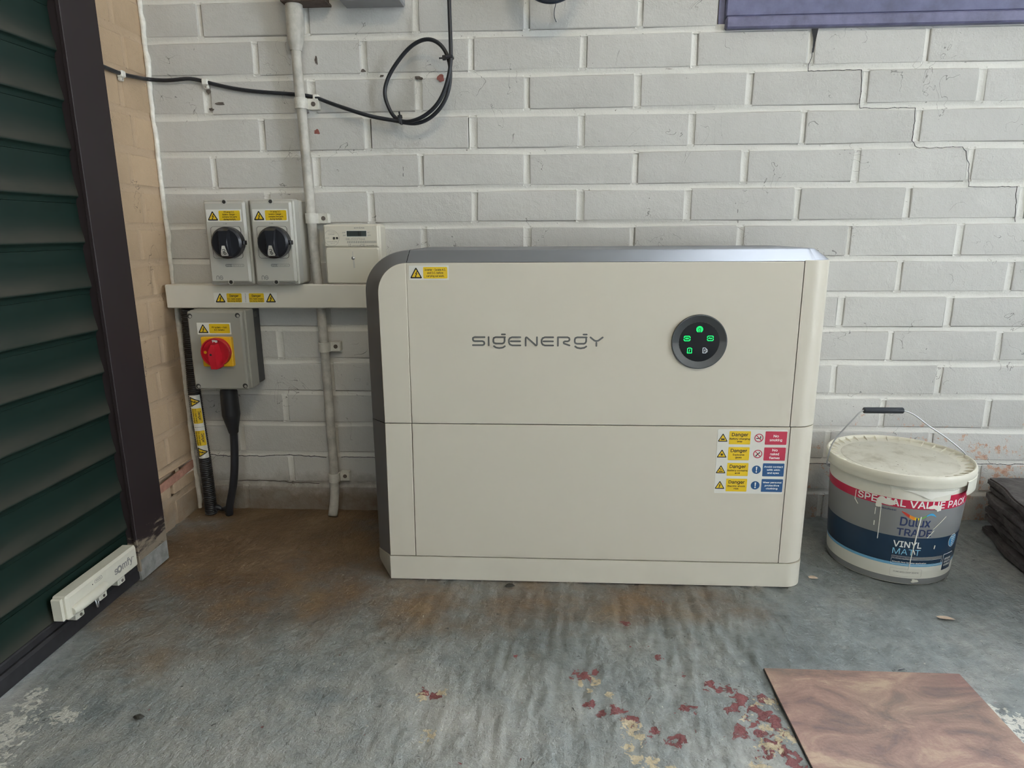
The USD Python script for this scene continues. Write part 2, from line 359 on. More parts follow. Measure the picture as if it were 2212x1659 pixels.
# painted concrete floor; the mesh attributes say where paint has flaked to the red coat or the screed and where ochre dirt lies and the cabinet's shade is painted in
def attr(k): return ('attribute', {'attribute': k})
raw('floor_paint', {'geo': ('geometry', {}), 'a': attr('wear'), 's': ('separate_color', {}), 'a2': attr('soil'), 's2': ('separate_color', {}),
    'mpb': ('mapping', {'scale': (34., 8., 10.)}), 'nb': ('noise_texture', {'scale': 1.0, 'detail': 5.0, 'roughness': .6}),
    'n1': ('noise_texture', {'scale': 5.0, 'detail': 7.0, 'roughness': .68}), 'n2': ('noise_texture', {'scale': 45.0, 'detail': 5.0, 'roughness': .7}),
    'r1': ('rgb_ramp', {'ramp': [(.28, (.115, .135, .140)), (.5, (.190, .210, .210)), (.72, (.29, .29, .272))]}),
    'r2': ('rgb_ramp', {'ramp': [(.30, (.62,) * 3), (.5, (1.0,) * 3), (.75, (1.35,) * 3)]}), 'mu': ('mix', {'mix_type': 'multiply', 'fac': .8}),
    'wn': ('noise_texture', {'scale': 11.0, 'detail': 8.0, 'roughness': .72}), 'wa': ('map_range', {'from_min': .36, 'from_max': .66, 'to_max': .80, 'clamp': True}), 'wm': ('math', {'math_type': 'multiply'}), 'mwear': ('mix', {'color2': (.34, .33, .295)}),
    # ochre dirt, and painted shade before the cabinet
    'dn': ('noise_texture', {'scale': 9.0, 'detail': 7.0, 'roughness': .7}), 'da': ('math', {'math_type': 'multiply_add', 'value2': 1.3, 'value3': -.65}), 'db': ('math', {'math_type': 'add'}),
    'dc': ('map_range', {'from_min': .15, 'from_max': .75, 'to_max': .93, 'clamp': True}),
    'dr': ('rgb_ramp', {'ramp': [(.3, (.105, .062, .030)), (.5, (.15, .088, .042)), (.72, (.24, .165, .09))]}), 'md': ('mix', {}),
    # flakes
    'fn': ('noise_texture', {'scale': 62.0, 'detail': 5.0, 'roughness': .62, 'distortion': .5}), 'fo': ('math', {'math_type': 'multiply_add', 'value2': 2.6, 'value3': -1.36}),
    'fr': ('math', {'math_type': 'add'}), 'frt': ('map_range', {'from_min': .47, 'from_max': .50, 'clamp': True}),
    'cn': ('noise_texture', {'scale': 110.0, 'detail': 5.0, 'roughness': .65, 'distortion': .5}), 'co': ('math', {'math_type': 'multiply_add', 'value2': 2.6, 'value3': -1.36}),
    'fc': ('math', {'math_type': 'add'}), 'fct': ('map_range', {'from_min': .47, 'from_max': .52, 'clamp': True}),
    'fw': ('math', {'math_type': 'add'}), 'fwt': ('map_range', {'from_min': .47, 'from_max': .55, 'clamp': True}),
    'redr': ('rgb_ramp', {'ramp': [(.3, (.12, .030, .034)), (.7, (.20, .055, .055))]}), 'crr': ('rgb_ramp', {'ramp': [(.3, (.30, .23, .13)), (.7, (.50, .42, .29))]}),
    'mr': ('mix', {}), 'mc': ('mix', {}), 'mw': ('mix', {'color2': (.50, .49, .44)}),
    # pale scuffs and dark specks
    'sn': ('noise_texture', {'scale': 160.0, 'detail': 2.0}), 'sv': ('map_range', {'from_min': .73, 'from_max': .78, 'to_max': .8, 'clamp': True}), 'ms': ('mix', {'color2': (.45, .42, .36)}),
    'kn': ('noise_texture', {'scale': 110.0, 'detail': 2.0, 'distortion': .8}), 'kv': ('map_range', {'from_min': .29, 'from_max': .25, 'to_max': .8, 'clamp': True}), 'mk': ('mix', {'color2': (.03, .03, .03)}),
    'hb': ('math', {'math_type': 'multiply_add', 'value2': .6}), 'hc': ('math', {'math_type': 'multiply_add', 'value2': -.5}),
    'b': ('bump', {'strength': .85, 'distance': .008}),
    'p': ('principled_bsdf', {'roughness': .46, 'specular_ior_level': .5})},
    [('geo.position', f'{k}.vector') for k in ('n1', 'n2', 'wn', 'dn', 'fn', 'cn', 'sn', 'kn', 'mpb')] +
    [('mpb.vector', 'nb.vector'), ('a.color', 's.color'), ('a2.color', 's2.color'), ('n1.fac', 'r1.fac'), ('n2.fac', 'r2.fac'), ('r1.color', 'mu.color1'), ('r2.color', 'mu.color2'),
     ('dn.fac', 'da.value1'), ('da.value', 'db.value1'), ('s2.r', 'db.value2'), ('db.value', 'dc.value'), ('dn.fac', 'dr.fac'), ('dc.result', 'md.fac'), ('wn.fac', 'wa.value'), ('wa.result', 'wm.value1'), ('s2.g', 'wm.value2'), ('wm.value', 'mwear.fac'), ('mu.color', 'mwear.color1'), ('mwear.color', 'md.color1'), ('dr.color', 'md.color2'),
     ('fn.fac', 'fo.value1'), ('fo.value', 'fr.value1'), ('s.r', 'fr.value2'), ('fr.value', 'frt.value'), ('cn.fac', 'co.value1'), ('co.value', 'fc.value1'), ('s.g', 'fc.value2'), ('fc.value', 'fct.value'),
     ('co.value', 'fw.value1'), ('s.b', 'fw.value2'), ('fw.value', 'fwt.value'),
     ('fn.fac', 'redr.fac'), ('cn.fac', 'crr.fac'), ('frt.result', 'mr.fac'), ('md.color', 'mr.color1'), ('redr.color', 'mr.color2'), ('fct.result', 'mc.fac'), ('mr.color', 'mc.color1'), ('crr.color', 'mc.color2'),
     ('fwt.result', 'mw.fac'), ('mc.color', 'mw.color1'), ('sn.fac', 'sv.value'), ('sv.result', 'ms.fac'), ('mw.color', 'ms.color1'), ('kn.fac', 'kv.value'), ('kv.result', 'mk.fac'), ('ms.color', 'mk.color1'), ('mk.color', 'p.base_color'),
     ('nb.fac', 'hb.value1'), ('n2.fac', 'hb.value3'), ('frt.result', 'hc.value1'), ('hb.value', 'hc.value3'), ('hc.value', 'b.height'), ('b.normal', 'p.normal')], 'p.BSDF')

# ================================================================ the room
ROOM_X, ROOM_Y, ROOM_Z = 3.7, -2.8, 2.4
WX0, WX1, WZ0, WZ1 = 1.178, 3.00, 1.033, 2.25         # window opening in the back wall

# --- floor: fine in view, coarse beyond
RED = [(.902, -.584, 1.2), (.918, -.576, .9), (1.018, -.54, .8), (.976, -.447, .7), (.664, -.636, .8), (.688, -.637, .9), (.905, -.647, .9), (.942, -.657, 1.0), (.922, -.662, .9), (.962, -.674, .9), (1.097, -.606, 1.0), (1.039, -.649, 1.1), (.987, -.699, 1.0), (1.009, -.71, .9), (1.025, -.705, .9), (1.12, -.63, 1.2), (1.128, -.648, 1.4), (1.155, -.628, 1.2), (1.108, -.654, 1.4), (1.143, -.661, 1.4), (1.154, -.673, 1.3), (1.127, -.692, 1.2), (1.103, -.691, 1.1), (1.14, -.708, 1.3), (1.147, -.723, 1.2), (1.129, -.724, 1.2), (1.156, -.746, 1.2), (1.161, -.699, 1.0), (1.082, -.601, 1.0), (1.107, -.608, 1.1), (1.052, -.575, .6), (.895, -.60, .7), (1.17, -.77, 1.2), (1.15, -.79, 1.1)]
CREAM = [(.915, -.599, .9), (.896, -.602, .7), (.691, -.632, .8), (.667, -.641, .7), (1.162, -.63, 1.0), (1.144, -.633, .8), (1.16, -.695, 1.0), (1.164, -.70, 1.0), (1.139, -.683, .8), (1.127, -.712, 1.0), (1.139, -.72, 1.0), (1.113, -.748, 1.1), (.979, -.75, 1.0), (.958, -.685, 1.2), (.959, -.70, 1.2), (.967, -.708, .9), (.953, -.725, .9), (.689, -.717, 1.0), (.909, -.62, .6), (.938, -.628, .7), (.96, -.745, .9), (1.00, -.76, .9), (1.12, -.665, .7), (1.148, -.705, .8)]
WHITE = [(.12, -.722, 1.5), (.131, -.747, 1.6), (.18, -.706, 1.0), (.111, -.686, 1.2), (.106, -.667, 1.1), (.17, -.702, .9), (.125, -.77, 1.6), (.15, -.80, 1.4), (1.468, -.648, 1.3), (1.470, -.665, 1.5), (1.472, -.68, 1.5), (1.476, -.70, 1.5), (1.60, -.262, .7), (1.465, -.63, .9)]
SOIL = [(.248, -.10, .20, 1.0), (.195, -.20, .16, 1.0), (.10, -.20, .13, 1.0), (.351, -.12, .16, .9), (.203, -.33, .14, .75), (.33, -.38, .13, .55), (.17, -.44, .12, .45), (.36, -.50, .10, .35), (.60, -.40, .12, .45), (.95, -.345, .10, .55), (.75, -.36, .12, .40), (.12, -.33, .10, .7), (1.05, -.36, .1, .45), (.42, -.22, .2, .85), (.28, -.30, .2, .8), (.45, -.42, .12, .6), (.10, -.42, .1, .6), (.30, -.42, .16, .62), (.22, -.52, .12, .5), (.48, -.36, .14, .65), (.62, -.40, .12, .62), (.80, -.385, .11, .62), (1.0, -.375, .10, .64), (1.15, -.37, .09, .58), (.70, -.46, .08, .4), (.86, -.40, .1, .45)]  # corner entries are dirt; those before the cabinet also paint in its shade
xs = np.unique(np.round(np.concatenate([[-.02], np.arange(0.02, .56, .006), np.arange(.56, 1.24, .0035), np.arange(1.24, 2.3, .008), [2.6, 3.2, ROOM_X]]), 5))
ys = np.unique(np.round(np.concatenate([[ROOM_Y, -2.2, -1.7, -1.3, -1.1], np.arange(-.95, -.82, .008), np.arange(-.82, -.52, .0035), np.arange(-.52, .021, .006)]), 5))
gx, gy = np.meshgrid(xs, ys, indexing='ij')
def spots(lst, base):
    out = np.zeros_like(gx)
    for x, y, s in lst:
        d2 = ((gx - x) ** 2 + ((gy - y) * 1.05) ** 2) / (base * s) ** 2
        out = np.maximum(out, np.exp(-d2 * .34) * .74)
    return out
wear = np.stack([spots(RED, .0085), spots(CREAM, .0080), spots(WHITE, .013)], -1)
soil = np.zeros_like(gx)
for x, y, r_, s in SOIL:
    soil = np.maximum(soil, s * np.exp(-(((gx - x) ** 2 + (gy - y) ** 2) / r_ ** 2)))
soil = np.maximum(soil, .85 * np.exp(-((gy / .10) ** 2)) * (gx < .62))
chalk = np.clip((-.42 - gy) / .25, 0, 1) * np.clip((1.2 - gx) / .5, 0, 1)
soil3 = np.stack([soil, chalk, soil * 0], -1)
ridge = (meshkit.fbm(np.stack([gx * 46 + gy * 6, gy * 6, gx * 0], -1), 3, 3) - .5) + 1.0 * (meshkit.fbm(np.stack([gx * 95 - gy * 9, gy * 22, gx * 0 + 8], -1), 2, 5) - .5)
rough_ = meshkit.fbm(np.stack([gx * 70, gy * 70, gx * 0 + 5], -1), 3, 9) - .5
side = np.clip((gx - .35) / .5, 0, 1)
near = ((gx > .0) & (gx < 2.3) & (gy > -1.1)).astype(float)
gz = near * (ridge * .0056 * side + rough_ * .0016 * (1 - .5 * side) - .0022)
fl = strip(np.stack([gx, gy, gz], -1))
fl.faces = fl.faces[:, ::-1] if fl.face_normals[0, 2] < 0 else fl.faces
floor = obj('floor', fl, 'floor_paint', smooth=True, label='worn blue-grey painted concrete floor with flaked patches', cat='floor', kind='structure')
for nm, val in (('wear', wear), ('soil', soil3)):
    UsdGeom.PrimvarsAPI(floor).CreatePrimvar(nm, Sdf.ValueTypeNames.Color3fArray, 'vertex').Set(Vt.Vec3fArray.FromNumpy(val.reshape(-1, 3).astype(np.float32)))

# --- back wall: bricks and mortar, with the window opening
wall = thing('wall_back', 'white-painted brick wall behind the cabinet', 'wall', kind='structure')
def jitter_brick(x0, x1, y0, y1, z0, z1, b, j):
    v, f, _ = meshkit.arrays(bx(x0, x1, y0, y1, z0, z1, b))
    v = np.array(v); v[:, (0, 2)] += rng.uniform(-j, j, (len(v), 2)); v[:, 1] += rng.uniform(-j * .4, j * .4)
    return v, f
BR, MR = .0056, .0012            # half of the joint; brick edge rounding
rows = range(-6, 14)
XEND = 3.05
perps = []
for r in rows:
    zc = 1.0 - .075 * r
    z0, z1 = zc - .0375 + BR, zc + .0375 - BR
    if z1 < .004: continue
    z0 = max(z0, -.01)
    off = .01 if r % 2 == 0 else .1225
    cuts = [0.0] + [c for c in np.arange(off, XEND, .225) if c > .03] + [XEND]
    for a, b in zip(cuts[:-1], cuts[1:]):
        a2, b2 = (a + BR if a > 0 else .002), b - BR
        if zc > WZ0:
            if a2 >= WX0: break
            b2 = min(b2, WX0 - .004)
        if b2 - a2 < .015: continue
        da, db = rng.normal(0, .0014, 2)
        v, f = jitter_brick(a2 + da, b2 + db, 0, .09, z0 + rng.normal(0, .0006), z1 + rng.normal(0, .0006), .0026, .0008)
        obj('brick', (v, f), 'painted_brick', wall, smooth=50)
        if a > 0: perps.append((a, z0 - .002, z1 + .002))
def concave(p0, p1, across, w, d, n=6, seg=1):
    """a tooled joint from p0 to p1 (in the wall plane), w wide, d deep in the middle"""
    t = np.linspace(-1, 1, n + 1); s = np.linspace(0, 1, seg + 1)
    P0, P1, A = (np.asarray(q, float) for q in (p0, p1, across))
    rr = []
    for u in t:
        depth = .0012 + d * (1 - u * u)
        row = P0 + (P1 - P0) * s[:, None] + A * u * w / 2
        row[:, 1] += depth + (.0006 * np.sin(s * 37 + u * 3 + P0[2] * 50) if seg > 1 else 0)
        rr.append(row)
    return strip(rr)
joints = []
for r in rows:
    zb = 1.0 - .075 * r - .0375
    if zb < .01: continue
    x1 = WX0 - .002 if zb > WZ0 + .02 else XEND
    m = concave((0, 0, zb), (x1, 0, zb), (0, 0, 1), .0165, .0022, seg=60)
    joints.append(m)
for x, a, b in perps:
    joints.append(concave((x, 0, a), (x, 0, b), (-1, 0, 0), .0165, .0022))
back = [bx(0, XEND, .012, .11, -.02, WZ0 - .002), bx(0, WX0, .012, .11, WZ0 - .002, 1.49), bx(0, WX0, -.0, .11, 1.4875, ROOM_Z), bx(WX0, ROOM_X, 0, .11, WZ1, ROOM_Z),
        bx(WX1, ROOM_X, 0, .11, 1.0375, WZ1), bx(XEND, ROOM_X, 0, .11, -.02, 1.0375)]
for m in joints:
    if np.dot(m.face_normals.mean(0), [0, 1, 0]) > 0: m.faces = m.faces[:, ::-1]
obj('mortar', cat(*joints, *back), 'painted_mortar', wall, kind='stuff', label='pale mortar joints a little behind the brick faces', smooth=40)
def ribbon(pts, w, y, seed, jit=.0016, taper=True):
    P = np.asarray(pts, float); out = []
    for a, b in zip(P[:-1], P[1:]):
        n = max(2, int(np.linalg.norm(b - a) / .006)); out += [a + (b - a) * t for t in np.linspace(0, 1, n, endpoint=False)]
    out.append(P[-1]); out = np.array(out)
    k = meshkit.noise(np.stack([out[:, 0] * 150, out[:, 1] * 150, out[:, 0] * 0 + seed], 1), seed)
    out = out + (k[:, None] - .5) * jit * 2
    g = LineString(out).buffer(w / 2 * .55, quad_segs=1, cap_style=2)
    wide = [Point(*q).buffer(w * .5 * (.3 + kk), quad_segs=1) for q, kk in zip(out[::2], k[::2])]
    return put(ext(shapely.union_all([g] + wide).simplify(.0001), 0, .0006), face_y(0, 0, y))
CR = [(1.365, 1.033), (1.366, 1.006), (1.364, .983), (1.359, .968), (1.36, .957), (1.463, .956), (1.466, .944), (1.465, .927), (1.468, .885), (1.576, .884), (1.578, .852), (1.577, .822), (1.582, .818), (1.588, .808), (1.677, .808), (1.685, .799), (1.69, .784), (1.695, .775), (1.70, .731), (1.796, .73), (1.803, .66)]
wide_top = put(ext(Polygon([(1.359, 1.0335), (1.372, 1.0335), (1.3685, 1.01), (1.3665, .99), (1.3645, .99), (1.364, 1.015)]), 0, .0006), face_y(0, 0, -.0002))
obj('crack', cat(ribbon(CR, .0016, -.0002, 1), wide_top), 'crack_dark', wall, label='dark stair-stepped crack running down the joints below the window')
obj('crack', ribbon([(.035, .1345), (.093, .131), (.161, .132), (.251, .1355), (.323, .130)], .0026, .0002, 2), 'crack_dark', wall)
obj('crack', ribbon([(.36, .132), (.55, .130)], .0020, .0002, 3), 'crack_dark', wall)
obj('crack', ribbon([(1.40, .130), (1.593, .131), (1.805, .133), (1.99, .135)], .0020, .0002, 4), 'crack_dark', wall)
obj('crack', ribbon([(.104, .069), (.156, .071), (.201, .069), (.302, .065)], .0026, .0002, 5), 'chip_dark', wall)
CH = [(.575, .957, .008, .0035, 'chip_dark'), (.620, .954, .007, .007, 'chip_red'), (.460, .973, .005, .003, 'chip_dark'), (.128, .938, .004, .005, 'chip_dark'), (.131, .903, .005, .003, 'chip_dark'), (.150, .914, .011, .003, 'chip_dark'), (.354, .855, .006, .005, 'chip_red'), (.498, .962, .004, .002, 'chip_dark'), (.362, .995, .003, .009, 'chip_dark')]
for k, (x, z, a, b, m) in enumerate(CH):
    obj('paint_chip', put(ext(blob(x, z, a, b, k + 11), 0, .0005), face_y(0, 0, -.0009)), m, wall)

# --- left wall: tan-toned return beside the roller door, and what closes the room above it
wl = thing('wall_left', 'tan-toned brick return wall between the corner and the door rail', 'wall', kind='structure')
def xbrick(y0, y1, z0, z1):
    v, f = jitter_brick(y0, y1, 0, .09, z0, z1, .0035, .0008)
    return np.stack([-v[:, 1], v[:, 0], v[:, 2]], 1), f
lj = []
for r in rows:
    zc = 1.0 - .075 * r; z0, z1 = max(zc - .0375 + BR, -.01), zc + .0375 - BR
    if z1 < .004: continue
    cuts = [-.36, -.1 - .0, 0.0] if r % 2 else [-.36, -.0725 - .225 + .03, -.0725, 0.0]
    for a, b in zip(cuts[:-1], cuts[1:]):
        if r == 12: continue
        obj('brick', xbrick(a + BR, b - (BR if b < 0 else .001), z0, z1), 'tan_brick', wl, smooth=50)
    zb = zc - .0375
    def xconc(p0, p1, ac):
        m = concave(p0, p1, ac, .0155, .0016, seg=1); v = np.array(m.vertices)
        return trimesh.Trimesh(np.stack([-v[:, 1], v[:, 0], v[:, 2]], 1), m.faces, process=False)
    lj.append(xconc((-.36, 0, zb), (0, 0, zb), (0, 0, 1)))
    for c in cuts[1:-1]: lj.append(xconc((c, 0, z0), (c, 0, z1), (-1, 0, 0)))
for m in lj:
    if m.face_normals.mean(0)[0] < 0: m.faces = m.faces[:, ::-1]
lback = [bx(-.11, -.012, -.36, 0.11, -.02, 1.49), bx(-.11, 0, -.36, .11, 1.4875, ROOM_Z), bx(-.11, 0, -2.56, -.36, 2.12, ROOM_Z), bx(-.11, 0, ROOM_Y, -2.56, -.02, ROOM_Z)]
obj('mortar', cat(*lj, *lback), 'tan_mortar', wl, kind='stuff', label='tan mortar joints between the bricks of the return')
obj('brick', xbrick(-.36, -.001, .1225, .1375 - BR), 'tan_brick', wl, smooth=50)
prot = put(ext(Polygon([(-.16, .094), (-.11, .096), (-.06, .100), (-.02, .103), (.0, .106), (.0, .124), (-.03, .122), (-.07, .1175), (-.11, .116), (-.16, .1125)]), 0, .0028), face_x(0, 0, -.0003))
obj('bare_clay_band', prot, 'red_clay', wl, label='strip of bare red clay along the left wall')
obj('brick', xbrick(-.36, -.105, .0625 + BR, .0965), 'tan_brick', wl, smooth=50); obj('brick', xbrick(-.094, -.001, .0625 + BR, .0985), 'tan_brick', wl, smooth=50)
# lumpy white fillet of paint and mortar down the corner
zz = np.linspace(-.004, 1.49, 270)
nz = meshkit.fbm(np.stack([zz * 28, zz * 0, zz * 0], 1), 4, 21)
obj('corner_fillet', tube(np.stack([.0035 + (nz - .5) * .006, -.0035 + (nz[::-1] - .5) * .004, zz], 1), .0052 + (nz - .5) * .004, 7), 'corner_plaster', wall, smooth=True, label='lumpy white bead of paint down the corner')

# --- the rest of the room, outside the picture
obj('ceiling', bx(-.11, ROOM_X, ROOM_Y, .11, ROOM_Z, ROOM_Z + .1), 'ceiling_white', label='pale garage ceiling above the picture', cat='ceiling', kind='structure')
obj('wall_front', bx(-.11, ROOM_X, ROOM_Y - .1, ROOM_Y, -.02, ROOM_Z), 'plain_wall', label='painted wall opposite the cabinet, behind the camera', cat='wall', kind='structure')
obj('wall_right', cat(bx(ROOM_X, ROOM_X + .1, ROOM_Y, -2.2, -.02, ROOM_Z), bx(ROOM_X, ROOM_X + .1, -1.62, .11, -.02, ROOM_Z), bx(ROOM_X, ROOM_X + .1, -2.2, -1.62, 2.0, ROOM_Z)), 'plain_wall', label='painted end wall far to the right with its doorway', cat='wall', kind='structure')
obj('ground', bx(-3, 8, .3, 12, -.2, -.05), 'outside_ground', label='paved ground outside the window', cat='ground', kind='structure')
obj('ceiling_lamp', bx(LAMP_POS[0] - .32, LAMP_POS[0] + .32, LAMP_POS[1] - .06, LAMP_POS[1] + .06, LAMP_POS[2] + .06, ROOM_Z - .0, .01), 'lamp_housing', label='white ceiling lamp housing over the far side of the garage', cat='lamp')

# --- window over the wall, only its lower frame is in the picture
wn = thing('window_1', 'dark timber window frame at the top of the wall', 'window', (WX0, 0, WZ0), kind='structure')
obj('window_sill', cat(bx(WX0 + .012, WX1, -.012, .07, WZ0 + .0015, 1.0565, .003)), 'bead_timber', wn)
obj('window_frame', cat(bx(WX0 + .012, WX1, -.006, .06, 1.0575, 1.125, .002), bx(WX0 + .012, WX0 + .075, -.006, .06, 1.125, WZ1, .002), bx(WX1 - .06, WX1, -.006, .06, 1.125, WZ1, .002), bx(WX0 + .075, WX1 - .06, -.006, .06, WZ1 - .06, WZ1, .002), bx(1.92, 1.965, -.004, .058, 1.125, WZ1 - .06, .002)), 'frame_timber', wn)
obj('window_jamb', bx(WX0, WX0 + .011, .004, .06, 1.031, WZ1), 'frame_timber', wn)
obj('window_pane', cat(bx(WX0 + .075, 1.92, .028, .032, 1.125, WZ1 - .06), bx(1.965, WX1 - .06, .028, .032, 1.125, WZ1 - .06)), 'window_glass', wn)

# --- roller door in the left wall
door = thing('door_1', 'dark green roller shutter door with dusty curved slats', 'door', (.045, -.36, 0), kind='structure')
DY0, DY1 = -2.54, -.30
prof = [(.0000, .0753), (.0008, .066), (.0012, .050), (.0018, .040), (.0032, .030), (.0048, .022), (.0058, .0155), (.0060, .0125), (.0054, .0108), (.0026, .0088), (.0012, .0060), (.0005, .0006), (-.006, -.0015), (-.0075, -.0015), (-.0075, .0753)]
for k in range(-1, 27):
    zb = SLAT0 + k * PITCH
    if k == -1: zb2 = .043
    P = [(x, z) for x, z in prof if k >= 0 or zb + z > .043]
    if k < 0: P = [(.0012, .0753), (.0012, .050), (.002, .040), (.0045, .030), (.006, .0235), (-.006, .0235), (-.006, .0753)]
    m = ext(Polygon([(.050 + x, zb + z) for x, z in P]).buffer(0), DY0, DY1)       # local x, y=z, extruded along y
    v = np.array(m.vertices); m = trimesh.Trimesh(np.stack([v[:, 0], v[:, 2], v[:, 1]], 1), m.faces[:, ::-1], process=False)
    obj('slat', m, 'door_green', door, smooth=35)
obj('bottom_seal', cat(bx(.036, .066, DY0, DY1 - .035, .0, .030, .004), bx(.040, .060, DY0, DY1 - .035, .030, .0435, .002)), 'seal_black', door, label='black rubber seal along the foot of the door')
rail = thing('guide_rail', 'dark brown metal guide rail beside the green roller door, worn grey at its foot', 'door rail', (.035, -.30, 0))
obj('channel', cat(bx(.0, .070, -.3475, -.3445, .040, 2.12), bx(.066, .0715, -.3465, -.2555, .040, 2.12, .0012), bx(.0, .070, -.2600, -.2565, .040, 2.12)), 'rail_brown', rail)
obj('front_lip', bx(.0655, .0728, -.3505, -.3462, .02, 2.12, .001), 'rail_brown', rail)
obj('foot', cat(bx(.0, .070, -.3472, -.3445, .0, .0405), bx(.066, .0713, -.3462, -.2560, .0, .0405, .001), bx(.0, .070, -.2600, -.2568, .0, .0405)), 'rail_worn', rail, label='scuffed grey lower end of the rail')

# ================================================================ stickers
def bolt(cx, cy, s):
    P = [(.10, .52), (-.26, -.02), (-.02, .03), (-.20, -.36), (-.29, -.30), (-.19, -.62), (.05, -.40), (-.06, -.40), (.24, .16), (.0, .10), (.26, .52)]
    return Polygon([(cx + x * s, cy + y * s) for x, y in P]).buffer(0)
def tri(cx, cy, w, h, r):
    return Polygon([(cx - w / 2 + r, cy - h / 2 + r), (cx + w / 2 - r, cy - h / 2 + r), (cx, cy + h / 2 - r * 1.4)]).buffer(r, quad_segs=4)
def fine(m, e):
    v, f = trimesh.remesh.subdivide_to_size(m.vertices, m.faces, e, max_iter=8)
    return trimesh.Trimesh(v, f, process=False)
def warning(parent, name, fn, w, h, items, back='sticker_white', label=None, sub=None):
    """a printed sticker: one backing with its triangle, panels and lettering as sub-parts. Local: X 0..w, Y 0..h"""
    mk = (lambda m: fine(m, sub)) if sub else (lambda m: m)
    st = obj(name, put(mk(ext(rrect(0, 0, w, h, h * .03), 0, .0003)), fn), back, parent, label=label)
    for it in items:
        kind = it[0]
        if kind == 'tri':
            _, cx, cy, tw, th = it
            obj('warning_triangle', put(mk(ext(tri(cx, cy, tw, th, tw * .07).difference(tri(cx, cy - th * .03, tw * .72, th * .70, tw * .03)), .0003, .0006)), fn), 'ink_black', st)
            obj('triangle_field', put(mk(ext(tri(cx, cy - th * .03, tw * .73, th * .71, tw * .03), .0003, .0005)), fn), 'sticker_yellow', st)
            obj('lightning_bolt', put(mk(ext(bolt(cx + .02 * tw, cy - th * .10, th * .50), .0005, .0007)), fn), 'ink_black', st)
        elif kind == 'panel':
            _, x0, y0, x1, y1, m = it
            obj('colour_panel', put(mk(ext(rrect(x0, y0, x1, y1, (y1 - y0) * .10), .0003, .0005)), fn), m, st)
        elif kind == 'text':
            _, ls, m = it[:3]
            obj('lettering', put(cat(*[text(s, hh, ww, x, y, .0005) for s, x, y, hh, ww in ls]), fn), m, st)
    return st
def hazard(w, h, lines):
    """triangle on the left, yellow panel with lines of text on the right"""
    px0, px1, n = w * .36, w * .965, len(lines)
    cx = (px0 + px1) / 2; lh = h * .78 / max(n, 3.6)
    y = h * .5 + (n - 1) * lh / 2 - lh * .33
    return [('tri', w * .18, h * .49, w * .285, h * .76), ('panel', px0, h * .10, px1, h * .90, 'sticker_yellow'),
            ('text', [(s, cx, y - k * lh, lh * .62, ww * w) for k, (s, ww) in enumerate(lines)], 'ink_black')]
def double(w, h):
    o = []
    for s in (0, 1):
        f = (lambda x: x) if s == 0 else (lambda x: w - x)
        a, b = sorted((f(.205 * w), f(.442 * w)))
        if s: a, b = w - .442 * w, w - .205 * w
        c = (a + b) / 2
        o += [('tri', f(.10 * w), h * .5, w * .15, h * .90), ('panel', a, h * .06, b, h * .94, 'sticker_yellow'),
              ('text', [('Danger', c, h * .60, h * .21, w * .145), ('D.C. Cable remains', c, h * .34, h * .125, w * .215), ('live during daylight', c, h * .13, h * .125, w * .215)], 'ink_black')]
    return o

# ================================================================ battery cabinet
YF = -.318
bat = thing('battery_cabinet', 'large cream-white home battery cabinet with silver top and round status display', 'battery', (.92, -.19, 0))
def yplate(poly, th=.004, bev=.0008): return plate(poly, YF, YF + th, bev)
G = .0006
# left strips, with the big rounded shoulder
sh = []
for a in np.linspace(PI, PI / 2, 14): sh.append((.600 + .0515 * math.cos(a), .5445 + .0520 * math.sin(a)))
up_left = Polygon([(.5490, .3105)] + sh + [(.5992 - G, .5965), (.5985 - G, .3105)])
obj('front_panel', yplate(up_left), 'cabinet_white', bat, label='left strip of the upper front with rounded shoulder')
obj('front_panel', yplate(Polygon([(.5992 + G, .5965), (1.2698 - G, .5965), (1.2698 - G, .3105), (.5985 + G, .3105)])), 'cabinet_white', bat, label='upper front panel with the lettering')
obj('front_panel', yplate(Polygon([(.5466, .0482), (.5490, .3090), (.5982 - G, .3090), (.5955 - G, .0482)])), 'cabinet_white', bat, label='left strip of the lower front')
obj('front_panel', yplate(Polygon([(.5955 + G, .0482), (.5982 + G, .3090), (1.2712 - G, .3090), (1.2712 - G, .0482)])), 'cabinet_white', bat, label='lower front panel with the safety notices')
def column(x0, x1, R, z0, z1, bev=.0008):
    """rounded right-hand corner column, plan x, y"""
    arc = [(x1 - R + R * math.sin(a), YF + R - R * math.cos(a)) for a in np.linspace(0, PI / 2, 14)]
    P = Polygon([(x0, YF)] + arc + [(x1, -.056), (x0, -.056)])
    o = np.array(P.exterior.coords)[:-1]; i = np.array(P.buffer(-bev, join_style=2).exterior.coords)[:-1]
    return hull([(x, y, z) for x, y in i for z in (z0, z1)] + [(x, y, z) for x, y in o for z in (z0 + bev, z1 - bev)])
obj('corner_column', column(1.2698 + G, 1.3225, .040, .3105, .5985), 'cabinet_white', bat, smooth=25)
obj('corner_column', column(1.2712 + G, 1.3225, .040, .0482, .3090), 'cabinet_white', bat, smooth=25)
